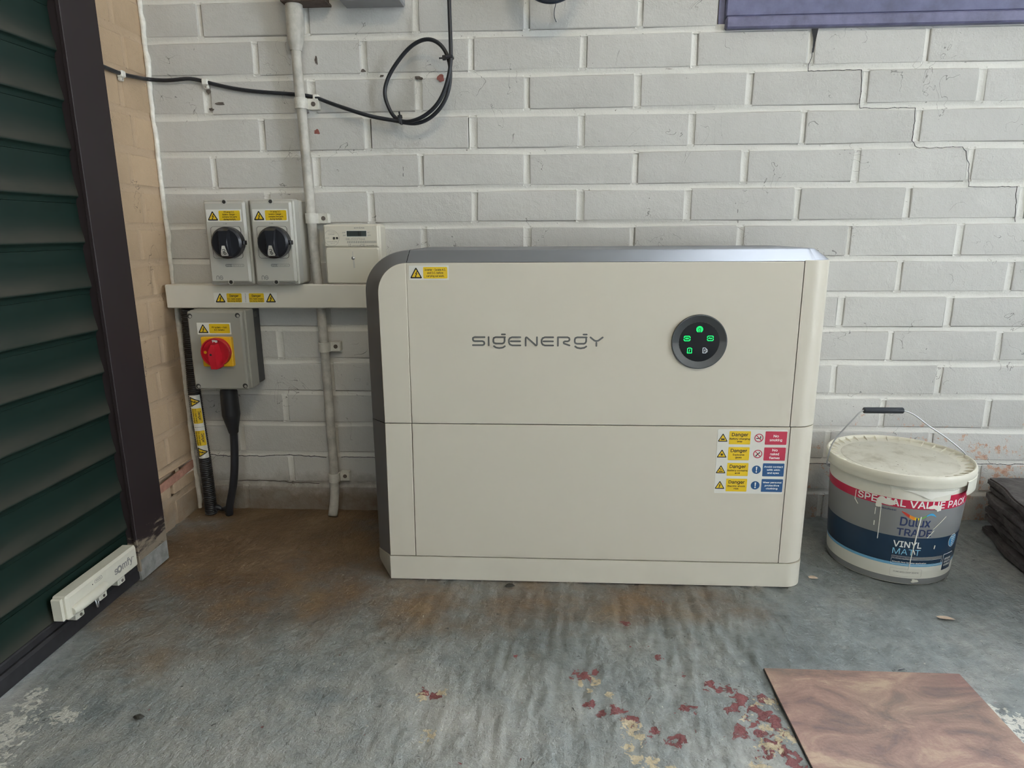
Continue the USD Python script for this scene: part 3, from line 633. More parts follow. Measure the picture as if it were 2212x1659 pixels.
# plinth
arc = [(1.3215 - .034 + .034 * math.sin(a), YF + .034 - .034 * math.cos(a)) for a in np.linspace(0, PI / 2, 12)]
po = [(.5462, YF)] + arc + [(1.3215, -.056), (.5462, -.056)]
obj('plinth', hull([(x, y, z) for x, y in po for z in (.0008, .0458)] + [(x, y, z) for x, y in po for z in (0.0, .0466)]), 'plinth_white', bat, smooth=25)
pe = [(.5458, YF + .0012, 0.0), (.5458, YF + .0012, .0462)]
for t in np.linspace(0, 1, 10):
    z = .0462 * (1 - t) if t < .35 else 0
for a in np.linspace(0, PI / 2, 12):
    x, z = .5458 - .0290 * math.cos(a), .032 - .032 * math.sin(a)
    pe += [(x, -.285, z), (x, -.056, z)]
pe += [(.5168, -.285, .0462), (.5168, -.056, .0462), (.5458, -.056, 0), (.5458, -.056, .0462)]
obj('plinth_end', hull(pe), 'plinth_white', bat, smooth=25, label='left end of the plinth with rounded lower corner')
# silver trim: up the left side, round the shoulder, along the top and round the right end
def trim(path):
    rings = [[], [], [], [], []]
    for (fx, fy, fz), (cx, cy, cz), (bx_, by_, bz_) in path:
        f, c, b = (np.array(q, float) for q in ((fx, fy, fz), (cx, cy, cz), (bx_, by_, bz_)))
        d1 = (f - c) / np.linalg.norm(f - c); d2 = (b - c) / max(np.linalg.norm(b - c), 1e-9)
        for k, q in enumerate((f, c + d1 * .004, c + (d1 + d2) * .0012, c + d2 * min(.004, .5 * np.linalg.norm(b - c)), b)): rings[k].append(q)
    m = strip(rings)
    return m
def left_seg(z0, z1, n=2):
    return [((.5475 + .0015 * z / .6, YF + .0012, z), (.5172, -.285, z), (.5172, -.056, z)) for z in np.linspace(z0, z1, n)]
shoulder = []
for a in np.linspace(PI, PI / 2, 18):
    c, s = math.cos(a), math.sin(a)
    shoulder.append(((.600 + .0515 * c, YF + .0012, .5445 + .0520 * s), (.600 + .0828 * c, -.285, .5445 + .0725 * s), (.600 + .0828 * c, -.056, .5445 + .0725 * s)))
def fix(m, outward):
    if (m.face_normals * (m.triangles_center - np.array([.92, -.18, .3]))).sum() < 0: m.faces = m.faces[:, ::-1]
    return m
obj('silver_trim', fix(trim(left_seg(.0478, .3092)), 1), 'silver_trim', bat, smooth=30)
obj('silver_trim', fix(trim(left_seg(.3103, .5445) + shoulder[1:]), 1), 'silver_trim', bat, smooth=30)
top = [((x, YF + .0012, .5972), (x, -.2850, .617), (x, -.056, .617)) for x in (.6012, .9, 1.2825)]
for a in np.linspace(0, PI / 2, 12)[1:]:
    s, c = math.sin(a), math.cos(a)
    fx, fy = 1.2825 + .0385 * s, (YF + .0395) - .0385 * c
    top.append(((fx, fy, .5988), (1.2825 + .0145 * s, (YF + .0395) - .0130 * c, .617), (1.2825 + .0145 * s, -.056, .617)))
top.append(((1.321, -.056, .5988), (1.297, -.056 - .0005, .617), (1.297, -.0555, .617)))
obj('top_cover', fix(trim(top), 1), 'silver_trim', bat, smooth=30, label='silver top cover with sloping edge')
obj('core', cat(bx(.603, 1.2820, YF + .0035, -.057, .004, .5955) + bx(.556, .610, YF + .0035, -.057, .004, .5400)), 'cabinet_core', bat)
obj('back_plate', plate(Polygon([(.5175, .03)] + [(.600 + .0825 * math.cos(a), .5445 + .0722 * math.sin(a)) for a in np.linspace(PI, PI / 2, 12)] + [(1.297, .6165), (1.320, .598), (1.320, .0), (.53, .0)]), -.060, -.055), 'cabinet_core', bat)
# lettering on the front: SIGENERGY in rounded strokes (units of a 1159 wide drawing)
def st(*pts): return LineString(pts)
def gee(dx): return [st((1362 + dx, 940), (1280 + dx, 940), (1264 + dx, 946), (1258 + dx, 960), (1258 + dx, 980), (1264 + dx, 992), (1280 + dx, 997), (1338 + dx, 997), (1352 + dx, 990), (1358 + dx, 975), (1358 + dx, 945)),
                     st((1334 + dx, 915), (1362 + dx, 915)), st((1263 + dx, 1021), (1280 + dx, 1033), (1310 + dx, 1038), (1342 + dx, 1033), (1360 + dx, 1021))]
def eee(dx): return [st((1498 + dx, 940), (1425 + dx, 940), (1405 + dx, 948), (1396 + dx, 965), (1396 + dx, 988), (1405 + dx, 1005), (1425 + dx, 1013), (1498 + dx, 1013)), st((1412 + dx, 976), (1496 + dx, 976))]
strokes = [st((1180, 940), (1092, 940), (1078, 946), (1075, 958), (1080, 972), (1092, 976), (1160, 976), (1174, 982), (1178, 994), (1174, 1007), (1160, 1012), (1075, 1012)), st((1216, 940), (1216, 1013))] + gee(0) + eee(0) + \
    [st((1545, 1015), (1545, 948), (1549, 941), (1556, 942), (1634, 1011), (1641, 1012), (1645, 1005), (1645, 940))] + eee(290) + \
    [st((1830, 1015), (1830, 940), (1915, 940), (1928, 946), (1932, 958), (1928, 970), (1915, 976), (1890, 976), (1880, 984), (1883, 994), (1893, 998), (1932, 1012))] + gee(720) + \
    [st((2116, 940), (2150, 968), (2168, 973), (2186, 968), (2222, 940)), st((2168, 988), (2168, 1015))]
KX = .2283 / 1159
logo = shapely.union_all([affinity.affine_transform(s.buffer(7.5, quad_segs=3), [KX, 0, 0, -KX, .7117 - 1070 * KX, .4614 + 975 * KX]) for s in strokes])
obj('logo_lettering', put(ext(logo, 0, .0004), face_y(0, 0, YF)), 'logo_grey', bat, label='grey capital lettering of the maker')
# round display
DX, DZ = 1.1035, .4611
def ring(r0, y0, r1, y1, r2=None, y2=None):
    pr = [(r0, y0), (r1, y1)] + ([(r2, y2)] if r2 else [])
    m = lathe([(r, -y) for r, y in pr], n=72); v = np.array(m.vertices)
    return trimesh.Trimesh(np.stack([DX + v[:, 0], -v[:, 2], DZ + v[:, 1]], 1), m.faces, process=False)
dsp = obj('display', cat(disc_y(DX, DZ, .0345, YF - .0015, YF + .002)), 'glass_black', bat, label='round black glass display')
obj('bezel', cat(ring(.0455, YF - .0042, .0345, YF - .0012)), 'ring_gloss', dsp, smooth=60)
obj('bezel_rim', cat(ring(.0475, YF - .0004, .0468, YF - .0042, .0455, YF - .0043)), 'ring_rim', dsp, smooth=40)
def icon(px, pz, shapes, mat):
    g = shapely.union_all([affinity.scale(s, 1, 1, origin=(0, 0)) for s in shapes])
    obj('status_icon', put(ext(g, 0, .0003), face_y(px, pz, YF - .0015)), mat, dsp)
def ln(w, *p): return LineString([(x * .001, y * .001) for x, y in p]).buffer(w * .0005, quad_segs=3)
def arcp(r, a0, a1, n=24, cx=0, cy=0): return [(cx + r * math.cos(math.radians(a)), cy + r * math.sin(math.radians(a))) for a in np.linspace(a0, a1, n)]
u = .000807 / 4.096
def at(cx, cy): return DX + (cx - 860) * u, DZ - (cy - 972) * u * 1.0
icon(*at(858, 862), [ln(1.5, *arcp(5.0, -60, 240)), ln(1.2, *arcp(3.1, -55, 235)), Point(0, 0).buffer(.0013), ln(1.0, (0, 0), (0, -4.6))], 'icon_green')
half_up = ln(1.5, (-5.0, 1.2), (-5.0, 2.6), (-3.6, 4.0), (3.6, 4.0), (5.0, 2.6), (5.0, 1.2)); half_dn = ln(1.5, (-5.0, -1.2), (-5.0, -2.6), (-3.6, -4.0), (3.6, -4.0), (5.0, -2.6), (5.0, -1.2))
icon(*at(754, 942), [half_up, half_dn, ln(1.2, (-2.6, .9), (2.6, .9)), ln(1.2, (-2.6, -.9), (2.6, -.9))], 'icon_green')
icon(*at(954, 940), [half_up, half_dn, ln(1.6, (-2.8, -.4), (-1.2, .9), (.9, -.7), (2.8, .5))], 'icon_green')
icon(*at(781, 1048), [ln(1.4, (-3.6, -4.3), (3.6, -4.3), (3.6, 3.2), (1.8, 4.4), (-1.8, 4.4), (-3.6, 3.2), (-3.6, -4.3)), bolt(0, 0, .0046)], 'icon_green')
icon(*at(913, 1047), [ln(1.0, (-3.4, -4.4), (2.0, -4.4), (2.0, 3.0), (.6, 4.4), (-3.4, 4.4), (-3.4, -4.4)), ln(.8, (2.0, 2.6), (4.2, 1.2), (4.2, -2.6), (2.6, -2.6)), bolt(-.0007, 0, .0042)], 'icon_white')
# stickers on the cabinet
warning(bat, 'warning_sticker', face_y(.6045, .5675, YF - .0001), .069, .0245, hazard(.069, .0245, [('Inverter - Isolate A.C.', .53), ('and D.C. before', .40), ('carrying out work.', .45)]), 'sticker_clear', 'yellow inverter warning sticker in the upper left corner')
sw, shh = .1215, .1205
items = []
rowsd = [('Battery charging', 'area', 'sticker_red', ['No', 'smoking']), ('Explosive', 'gases', 'sticker_red', ['No', 'naked', 'flames']), ('Battery contains', 'acid', 'sticker_blue', ['Avoid contact', 'with skin', 'and eyes']), ('Electric shock', 'risk', 'sticker_blue', ['Wear personal', 'protective', 'clothing'])]
safety = obj('safety_notice', put(ext(rrect(0, 0, sw, shh, .002), 0, .0003), face_y(1.1455, .1845, YF - .0001)), 'sticker_clear', bat, label='white sheet of yellow, red and blue safety notices')
SF = face_y(1.1455, .1845, YF - .0001)
for k, (l1, l2, mcol, big) in enumerate(rowsd):
    yc = shh - .0155 - k * .0297; cx = .0095
    obj('warning_triangle', put(ext(tri(cx, yc, .0165, .0150, .001).difference(tri(cx, yc - .0005, .0125, .0108, .0005)), .0003, .0006), SF), 'ink_black', safety)
    obj('triangle_field', put(ext(tri(cx, yc - .0005, .0126, .0109, .0005), .0003, .0005), SF), 'sticker_yellow', safety)
    pic = [sbox(cx - .0030, yc - .0045, cx + .0030, yc - .0018).union(sbox(cx - .0024, yc - .0018, cx - .0012, yc - .0009)).union(sbox(cx + .0012, yc - .0018, cx + .0024, yc - .0009)),
           Polygon([(cx + .0036 * (1 if i % 2 else .42) * math.cos(i * PI / 7), yc - .0018 + .0034 * (1 if i % 2 else .42) * math.sin(i * PI / 7)) for i in range(14)]),
           sbox(cx - .0035, yc - .0046, cx + .0036, yc - .0032).union(LineString([(cx - .002, yc + .0012), (cx + .001, yc + .0002)]).buffer(.0006)).union(sbox(cx - .0006, yc - .0022, cx + .0004, yc - .001)),
           bolt(cx, yc - .0012, .0072)][k]
    obj('pictogram', put(ext(pic, .0005, .0007), SF), 'ink_black', safety)
    obj('colour_panel', put(ext(rrect(.0205, yc - .0122, .0575, yc + .0122, .0012), .0003, .0005), SF), 'sticker_yellow', safety)
    obj('lettering', put(cat(text('Danger', .0058, .0285, .039, yc + .0030, .0005), text(l1, .0030, .0022 * len(l1), .039, yc - .0034, .0005), text(l2, .0030, .0022 * len(l2), .039, yc - .0082, .0005)), SF), 'ink_black', safety)
    px_ = .0722
    if k < 2:
        disc = Point(px_, yc).buffer(.0078).difference(Point(px_, yc).buffer(.0064)).union(LineString([(px_ - .005, yc + .005), (px_ + .005, yc - .005)]).buffer(.00065))
        obj('prohibition_sign', put(ext(disc, .0005, .0007), SF), 'sticker_red', safety)
        sm = LineString([(px_ - .0042, yc - .0012), (px_ + .003, yc - .0004)]).buffer(.0007) if k == 0 else LineString([(px_ - .003, yc - .004), (px_ + .001, yc + .001)]).buffer(.0008)
        sm = sm.union(Polygon([(px_ + .0015, yc + .0005), (px_ + .004, yc + .001), (px_ + .0028, yc + .0046)]))
        obj('pictogram', put(ext(sm, .0003, .0005), SF), 'ink_black', safety)
    else:
        obj('mandatory_sign', put(ext(Point(px_, yc).buffer(.0078), .0003, .0005), SF), 'sticker_blue', safety)
        obj('exclamation_mark', put(ext(Polygon([(px_ - .0013, yc + .0056), (px_ + .0013, yc + .0056), (px_ + .0006, yc - .0018), (px_ - .0006, yc - .0018)]).union(Point(px_, yc - .0040).buffer(.0013)), .0005, .0007), SF), 'ink_white', safety)
    obj('colour_panel', put(ext(rrect(.0830, yc - .0122, .1205, yc + .0122, .0012), .0003, .0005), SF), mcol, safety)
    nb, hh = len(big), .0044 if k < 2 else .0031
    lh = .0072 if k < 2 else .0058
    obj('lettering', put(cat(*[text(s, hh, (.0028 if k < 2 else .0026) * max(len(s), 3) * (1.1 if k < 2 else .98), .10175, yc + (nb - 1) * lh / 2 - q * lh - hh * .45, .0005) for q, s in enumerate(big)]), SF), 'ink_white', safety)

# ================================================================ rotary isolators on the trunking
iso = thing('isolator_switch', 'left one of two grey rotary isolator switches above the trunking', 'isolator switch', (.175, -.02, .5408), group='rotary isolators above the trunking')
X0, X1, Z0, Z1 = .1272, .2215, .5408, .7160
obj('base', bx(X0 + .001, X1 - .001, -.046, -.0005, Z0 + .001, Z1 - .001, .003), 'iso_base', iso)
lid = obj('lid', cat(plate(rrect(X0, Z0, X1, Z1, .005), -.0725, -.047, .0025), plate(rrect(X0 + .0035, Z0 + .0045, X1 - .0035, Z1 - .0045, .005), -.0815, -.0715, .0042)), 'iso_grey', iso, smooth=25)
for x, z in ((.1762, .7105), (.1745, .5468)):
    obj('screw_hole', cat(disc_y(x, z, .0035, -.0826, -.0815)), 'hole_dark', iso)
    t_ = np.linspace(0, 2 * PI, 25)
    obj('screw_boss', tube(np.stack([x + .0048 * np.cos(t_), 0 * t_ - .0812, z + .0048 * np.sin(t_)], 1), .0013, 8, cap=False), 'iso_grey', iso, smooth=True)
warning(iso, 'warning_sticker', face_y(.1365, .6708, -.0816), .0738, .0248, hazard(.0738, .0248, [('PV array D.C.', .30), ('isolator. Danger -', .40), ('contains live parts', .42), ('during daylight.', .35)]))
sq = rrect(.1425, .5962, .2065, .6612, .006)
obj('knob_plate', put(ext(sq, 0, .0008), face_y(0, 0, -.0815)), 'iso_plate', iso)
obj('plate_outline', put(ext(sq.difference(sq.buffer(-.0006)), 0, .0010), face_y(0, 0, -.0815)), 'ink_black', iso)
obj('lettering', put(text('I ON', .0030, .0078, .1742, .6655, 0, bold=False), face_y(0, 0, -.0816)), 'ink_grey', iso)
KXc, KZc = .1818, .6284
kb = obj('knob', cat(disc_y(KXc, KZc, .0322, -.104, -.083, .004), hull([(KXc + s * .0035, y, KZc + .0305) for s in (-1, 1) for y in (-.100,)] + [(KXc + s * w, y, KZc + z) for s in (-1, 1) for w, z, y in ((.010, .024, -.1130), (.0075, 0, -.1150), (.009, -.018, -.1140), (.011, -.026, -.1100), (.012, -.029, -.100), (.011, .029, -.100))]),
               bx(KXc + .030, KXc + .0365, -.098, -.084, KZc - .0045, KZc + .0045, .001)), 'knob_black', iso, smooth=35)
lab = Polygon([(-.0025, -.006), (.0025, -.006), (.0072, -.0235), (.006, -.0255), (-.006, -.0255), (-.0072, -.0235)]).buffer(.0006)
def knob_fn(v):
    z = v[:, 1]; depth = np.where(z > -.018, .1150 + (-z) / .018 * -.001, .1140 - (-.018 - z) / .008 * .0040)
    return np.stack([KXc + v[:, 0], -depth - .0002 - v[:, 2], KZc + z], 1)
obj('knob_label', put(fine(ext(lab, 0, .0004), .003), knob_fn), 'label_grey', kb)
ng = [LineString([(-.0045, -.003), (-.0045, .0015), (-.0035, .003), (-.0012, .003), (-.0002, .0015), (-.0002, -.003)]), LineString(arcp(.0030, 40, 320, 20, .0045, 0)), LineString([(.0030, 0), (.0075, 0), (.0072, -.0016)])]
ngs = shapely.union_all([g.buffer(.00065) for g in ng])
obj('knob_logo', put(ext(affinity.rotate(affinity.scale(ngs, .85, .85, origin=(0, 0)), -80, origin=(0, 0)).buffer(0), .0004, .0006), lambda v: knob_fn(v + [0.0005, -.017, 0])), 'ink_black', kb)
obj('red_pointer', put(ext(Polygon([(-.0030, .0225), (.0030, .0225), (0, .0275)]), 0, .0006), lambda v: np.stack([KXc + v[:, 0], -.1125 - v[:, 2] + (v[:, 1] - .0225) * 1.4, KZc + v[:, 1]], 1)), 'mark_red', kb)
obj('maker_mark', put(ext(affinity.scale(ngs, 1.12, 1.25, origin=(0, 0)), 0, .0002), face_y(.1495, .5562, -.0815)), 'ink_grey', iso)
pill = rrect(.1660, .5785, .2062, .5848, .0028); pl = rrect(.1790, .5792, .2054, .5841, .0022)
obj('rating_mark', put(ext(pill.difference(pl), 0, .0002), face_y(0, 0, -.0815)), 'ink_grey', iso)
obj('rating_lettering', put(cat(text('IP66', .0030, .0095, .1725, .5802, .0003, bold=False)), face_y(0, 0, -.0815)), 'iso_plate', iso)
obj('rating_lettering', put(cat(text('Hurricane 6', .0030, .0225, .1922, .5802, 0, bold=False)), face_y(0, 0, -.0815)), 'ink_grey', iso)
dup(iso, (.0978, 0, 0), 'right one of two grey rotary isolator switches above the trunking, next to the painted pipe')

# ================================================================ energy meter
mt = thing('energy_meter', 'cream energy meter with small dark display, right of the painted pipe', 'meter', (.428, -.02, .540))
obj('body', cat(plate(rrect(.3685, .5400, .4895, .6645, .0075), -.045, -.0005, .004)), 'meter_white', mt, smooth=25)
obj('terminal_cover', plate(rrect(.3700, .5405, .4868, .6165, .006), -.050, -.040, .003), 'meter_white', mt, smooth=25)
obj('front_cover', plate(rrect(.3692, .6172, .4862, .6635, .003), -.0500, -.040, .003), 'meter_white', mt, smooth=25)
obj('display_frame', plate(rrect(.4180, .6385, .4625, .6520, .0006), -.0506, -.049), 'sticker_clear', mt)
lc = obj('display', plate(rrect(.4195, .6395, .4613, .6508, .0004), -.0508, -.049), 'lcd_glass', mt)
obj('digits', put(cat(*[ext(sbox(.424 + k * .0042, .6415, .4265 + k * .0042, .6492).difference(sbox(.4245 + k * .0042, .6422, .426 + k * .0042, .6485)), 0, .0002) for k in range(7)]), face_y(0, 0, -.0508)), 'hole_dark', lc)
circ = Point(.3862, .6365).buffer(.0165, quad_segs=16); circ = circ.difference(Point(.3862, .6365).buffer(.0161, quad_segs=16))
obj('dial_outline', put(ext(circ.intersection(sbox(.36, .617, .41, .66)), 0, .00015), face_y(0, 0, -.05)), 'ink_grey', mt)
for x in (.3920, .3985):
    obj('optical_port', disc_y(x - .0005, .6362, .0024, -.0506, -.049), 'hole_dark', mt)
bars = [sbox(.4195 + k * .00125, .6256, .4195 + k * .00125 + (.00045 if k % 3 else .0008), .6302) for k in range(50)]
obj('printing', put(cat(text('EML2322070646', .0046, .0405, .4170, .6318, 0, align='l', bold=False), text('EXP', .0026, .0065, .4135, .6462, 0, bold=False), text('IMP', .0026, .0060, .4140, .6404, 0, bold=False), text('NET', .0026, .0065, .4665, .6462, 0, bold=False), text('kWh', .0026, .0068, .4668, .6404, 0, bold=False),
    text('emlite', .0036, .022, .4465, .6553, 0, bold=False), text('ECA2.nv', .0028, .0130, .3862, .6430, 0, bold=False), text('EXPORT', .0016, .008, .3775, .6355, 0, bold=False), text('1000 imp/kWh', .0016, .012, .3862, .6485, 0, bold=False), text('230V 50Hz 0.25-5(100)A', .0016, .022, .3868, .6280, 0, bold=False), text('class B', .0016, .009, .3872, .6245, 0, bold=False),
    text('M23 0120', .0024, .0165, .4385, .6192, 0, bold=False), text('CE', .0046, .0095, .4520, .6188, 0, bold=False), text('M23 0598', .0024, .0165, .4680, .6192, 0, bold=False), text('UK', .0026, .006, .4245, .6218, 0, bold=False), text('CA', .0026, .006, .4245, .6186, 0, bold=False), *[ext(b, 0, .00012) for b in bars]), face_y(0, 0, -.0500)), 'ink_grey', mt)
for x in (.3800, .4785):
    c_ = Point(x, .6565).buffer(.0038); obj('seal_mark', put(ext(c_.difference(c_.buffer(-.0004)), 0, .0003), face_y(0, 0, -.05)), 'label_grey', mt)
scr = trimesh.creation.icosphere(3, .0037); scr.apply_scale([1, .7, 1]); scr.apply_translation([.4300, -.0500, .5945])
obj('screw', scr, 'screw_steel', mt, smooth=True)
obj('screw_slot', cat(put(ext(sbox(-.0008, 0, .0008, .0115), 0, .0002), face_y(.4297, .5965, -.05)), put(ext(Polygon([(-.0016, 0), (.0016, 0), (.0026, -.0165), (-.0012, -.0165)]), 0, .0002), face_y(.4307, .5905, -.05))), 'label_grey', mt)

# ================================================================ trunking
tk = thing('cable_trunking', 'white plastic cable trunking along the wall under the isolators', 'trunking', (.30, -.02, .4885))
NOTCH = bx(.3285, .3545, -.0355, .01, .47, .56)
obj('channel', bx(.010, .514, -.0485, -.0005, .4885, .5388, .002) - NOTCH, 'trunk_white', tk)
obj('cover', cat(bx(.0095, .514, -.0505, -.0385, .4880, .5395, .0022)), 'trunk_white', tk, smooth=40)
wst = warning(tk, 'warning_sticker', face_y(.1180, .4998, -.0506), .1400, .0222, double(.140, .0222) + [('text', [('www.', .070, .0005, .0001, .0001)], 'ink_black')][:0], 'sticker_white', 'double yellow danger sticker on the front')
obj('fine_print', put(affinity_mesh := put(text('www.solarlabels.co.uk', .0016, .019, 0, -.0008, .0004, bold=False), lambda v: np.stack([.0700 - v[:, 1], .0111 + v[:, 0], v[:, 2]], 1)), face_y(.1180, .4998, -.0506)), 'ink_black', wst)

# ================================================================ AC isolator
ac = thing('isolator_box', 'grey isolator box with red and yellow rotary handle under the trunking', 'isolator switch', (.135, -.02, .314))
obj('base', bx(.0750, .1945, -.040, -.0005, .3165, .4880, .004), 'ac_base', ac)
A0, A1, B0, B1 = .0732, .1965, .3145, .4872
obj('lid', cat(plate(rrect(A0, B0, A1, B1, .004), -.077, -.0395, .002), plate(rrect(A0 + .0005, B0 + .0006, A1 - .0035, B1 - .0012, .004), -.0900, -.076, .0035)), 'ac_grey', ac, smooth=25)
for x, z in ((.0806, .4762), (.1850, .4775), (.0822, .3228), (.1868, .3240)):
    h_ = obj('screw_hole', disc_y(x, z, .0052, -.0903, -.089), 'hole_dark', ac)
    obj('screw', disc_y(x + .001, z - .0012, .0030, -.0905, -.089), 'ac_grey', h_)
warning(ac, 'warning_sticker', face_y(.0940, .4368, -.0901), .0742, .0252, hazard(.0742, .0252, [('PV system - main', .44), ('A.C. isolator.', .32)]))
obj('handle_plate', plate(rrect(.1035, .3680, .1702, .4322, .003), -.1000, -.089, .0018), 'plate_yellow', ac, smooth=25)
obj('plate_mark', put(ext(rrect(-.004, -.0027, .004, .0027, .0008).difference(rrect(-.003, -.0017, .003, .0017, .0005)), 0, .0003), lambda v: face_y(.1590, .4172, -.1001)(np.stack([v[:, 0] * .6 + v[:, 1] * .8, -v[:, 0] * .8 + v[:, 1] * .6, v[:, 2]], 1))), 'mark_red', ac)
hd = obj('handle', cat(disc_y(.1393, .4012, .0302, -.1100, -.0995, .002), ), 'knob_red', ac, smooth=35)
m_ = lathe([(.0302, .1095), (.0302, .1145), (.0280, .1145), (.0270, .110)], n=64); v_ = np.array(m_.vertices)
obj('handle_rim', trimesh.Trimesh(np.stack([.1393 + v_[:, 0], -v_[:, 2], .4012 + v_[:, 1]], 1), m_.faces, process=False), 'knob_red', hd, smooth=40)
def hp(x, z, y): return (.1393 + x, y, .4012 + z)
obj('handle_grip', hull([hp(s * w + o, z, y) for s in (-1, 1) for w, o, z, y in ((.0035, .000, .0175, -.122), (.0075, .0005, .006, -.1285), (.0075, .001, -.018, -.1285), (.0060, .001, -.0335, -.126), (.0080, .0, .019, -.108), (.0125, .002, -.005, -.108), (.0120, .002, -.030, -.108), (.007, .001, -.0345, -.110))]), 'knob_red', hd, smooth=30)
obj('padlock_hole', disc_y(.1393 - .0015, .4012 - .002, .0024, -.1290, -.128), 'hole_dark', hd)
obj('handle_marks', cat(put(ext(Polygon([(-.006, .0275), (.007, .0275), (.0062, .0215), (.0025, .0205), (-.001, .0235), (-.004, .0205)]), 0, .0003), face_y(.1393, .4012, -.1101)), ), 'ink_white', hd)
obj('handle_marks', put(ext(Point(-.0225, 0).buffer(.0032), 0, .0003), face_y(.1393, .4012, -.1101)), 'plate_yellow', hd)
obj('side_mark', put(ext(shapely.union_all([sbox(0, k * .0035, .006, k * .0035 + .0006) for k in range(4)] + [sbox(.002 * k, 0, .002 * k + .0005, .011) for k in range(4)]), 0, .0003), lambda v: np.stack([.1945 + v[:, 2], -.030 + v[:, 0] * 1.6, .467 + v[:, 1]], 1)), 'ink_grey', ac)

# ================================================================ conduits and cables
cd = thing('corrugated_conduit', 'black corrugated conduit with yellow danger wrap in the corner, from trunking to floor', 'conduit', (.046, -.036, 0))
zc_ = np.arange(.4875, .0, -.00105)
cxp = np.interp(zc_, [0, .14, .29, .40, .49], [.0482, .0462, .0395, .0420, .0440]); cyp = np.interp(zc_, [0, .05, .2, .49], [-.036, -.034, -.034, -.030])
rr_ = .0134 + .0006 * np.sign(np.sin(zc_ * 2 * PI / .0046)) * (np.abs(np.sin(zc_ * 2 * PI / .0046)) ** .4)
obj('tube', tube(np.stack([cxp, cyp, zc_], 1), rr_, 20), 'corrugated_black', cd, smooth=40)
def wrap_fn(v):
    z = .2905 - v[:, 0]; rad = .0144 + v[:, 2]; a = -PI / 2 + .38 + (v[:, 1] - .0115) / .0144
    return np.stack([np.interp(z, [0, .14, .29], [.0482, .0462, .0395]) + rad * np.cos(a), np.interp(z, [0, .05, .2, .49], [-.036, -.034, -.034, -.030]) + rad * np.sin(a), z], 1)
wr = warning(cd, 'danger_wrap', wrap_fn, .1495, .0240, double(.1495, .0240), 'sticker_white', 'white and yellow danger sticker wrapped round the conduit', sub=.004)
obj('fine_print', put(put(text('www.solarlabels.co.uk', .0016, .020, 0, -.0008, .0004, bold=False), lambda v: np.stack([.0748 - v[:, 1], .0120 + v[:, 0], v[:, 2]], 1)), wrap_fn), 'ink_black', wr)

gc = thing('supply_cable', 'thick black cable with tapered sleeve hanging below the isolator box', 'cable', (.125, -.045, 0))
obj('gland', cat(*[lathe([(.0, .3165), (.0165, .3165), (.0165, .306), (.014, .3045), (0, .3045)], (.1265, -.046, 0), 6)]), 'shrink_black', gc)
pz = np.array([.3075, .300, .275, .246, .232, .215, .203, .2025]); pc = np.array([.1263, .1263, .1265, .1268, .1270, .1275, .1283, .1283]); prd = np.array([.0168, .0185, .0193, .0197, .0165, .0125, .0105, .0095])
zq = np.linspace(.3075, .2025, 60)
obj('heat_shrink_sleeve', tube(np.stack([np.interp(zq, pz[::-1], pc[::-1]), -.046 + 0 * zq, zq], 1), np.interp(zq, pz[::-1], prd[::-1]), 24), 'shrink_black', gc, smooth=40)
obj('sheath', tube(spline([(.1283, -.046, .215), (.1262, -.046, .17), (.1232, -.047, .13), (.1172, -.047, .09), (.1085, -.046, .055), (.0985, -.044, .022), (.094, -.040, .000)], 60), .0087, 18), 'cable_black', gc, smooth=True)
obj('tail', tube(spline([(.0925, -.040, .008), (.084, -.038, .013), (.076, -.036, .010), (.066, -.035, .014), (.058, -.035, .010)], 30), .0062 + .0018 * np.cos(np.linspace(0, 2 * PI, 30)), 12), 'cable_black', gc, smooth=True)

pp = thing('conduit_pipe', 'white-painted metal conduit pipe running down the wall to the floor', 'pipe', (.346, -.02, 0))
path = np.array([(.3318, -.0235, 1.0920), (.3312, -.0235, 1.04), (.3296, -.0235, .99), (.3315, -.0235, .92), (.3350, -.0235, .75), (.3385, -.0235, .62), (.3435, -.0235, .47), (.3462, -.0235, .30), (.3470, -.0235, .16), (.3465, -.0240, .07), (.345, -.029, .035), (.3425, -.040, .0)])
P_ = spline(path, 160)
obj('pipe', tube(P_, np.interp(np.linspace(0, 1, 160), [0, .93, 1], [.0100, .0100, .0112]), 20), 'pipe_paint', pp, smooth=True)
sl = spline(path[:4], 60); zsl = sl[:, 2]
obj('sleeve', tube(sl[zsl > 1.005], np.interp(zsl[zsl > 1.005], [1.005, 1.0095, 1.026, 1.045], [.0112, .0115, .0165, .0172]), 24), 'pipe_paint', pp, smooth=40, label='thicker taped sleeve at the top of the pipe')
for zc, xc in ((.9075, .3318), (.6775, .3368), (.3985, .3448), (.0900, .3466)):
    t_ = np.linspace(PI, 0, 14)
    inner = [(xc + .0104 * math.cos(a), -.0235 - .0104 * math.sin(a)) for a in t_]; outer = [(xc + .0128 * math.cos(a), -.0235 - .0128 * math.sin(a)) for a in t_]
    P = Polygon([(xc - .0128, -.002)] + outer + [(xc + .0128, -.0165), (xc + .033, -.0165), (xc + .033, -.014), (xc + .0104, -.014)] + inner[::-1] + [(xc - .0104, -.002)]).buffer(0)
    m = ext(P, zc - .0105, zc + .0105)
    m.invert() if m.volume < 0 else None
    sd = obj('saddle', m, 'clip_paint', pp, smooth=35)
    obj('saddle_back', bx(xc + .012, xc + .034, -.0142, .0, zc - .0100, zc + .0100, .001), 'clip_paint', sd)
    obj('screw', cat(disc_y(xc + .0235, zc, .0046, -.0180, -.016, .001)), 'chip_dark', sd)

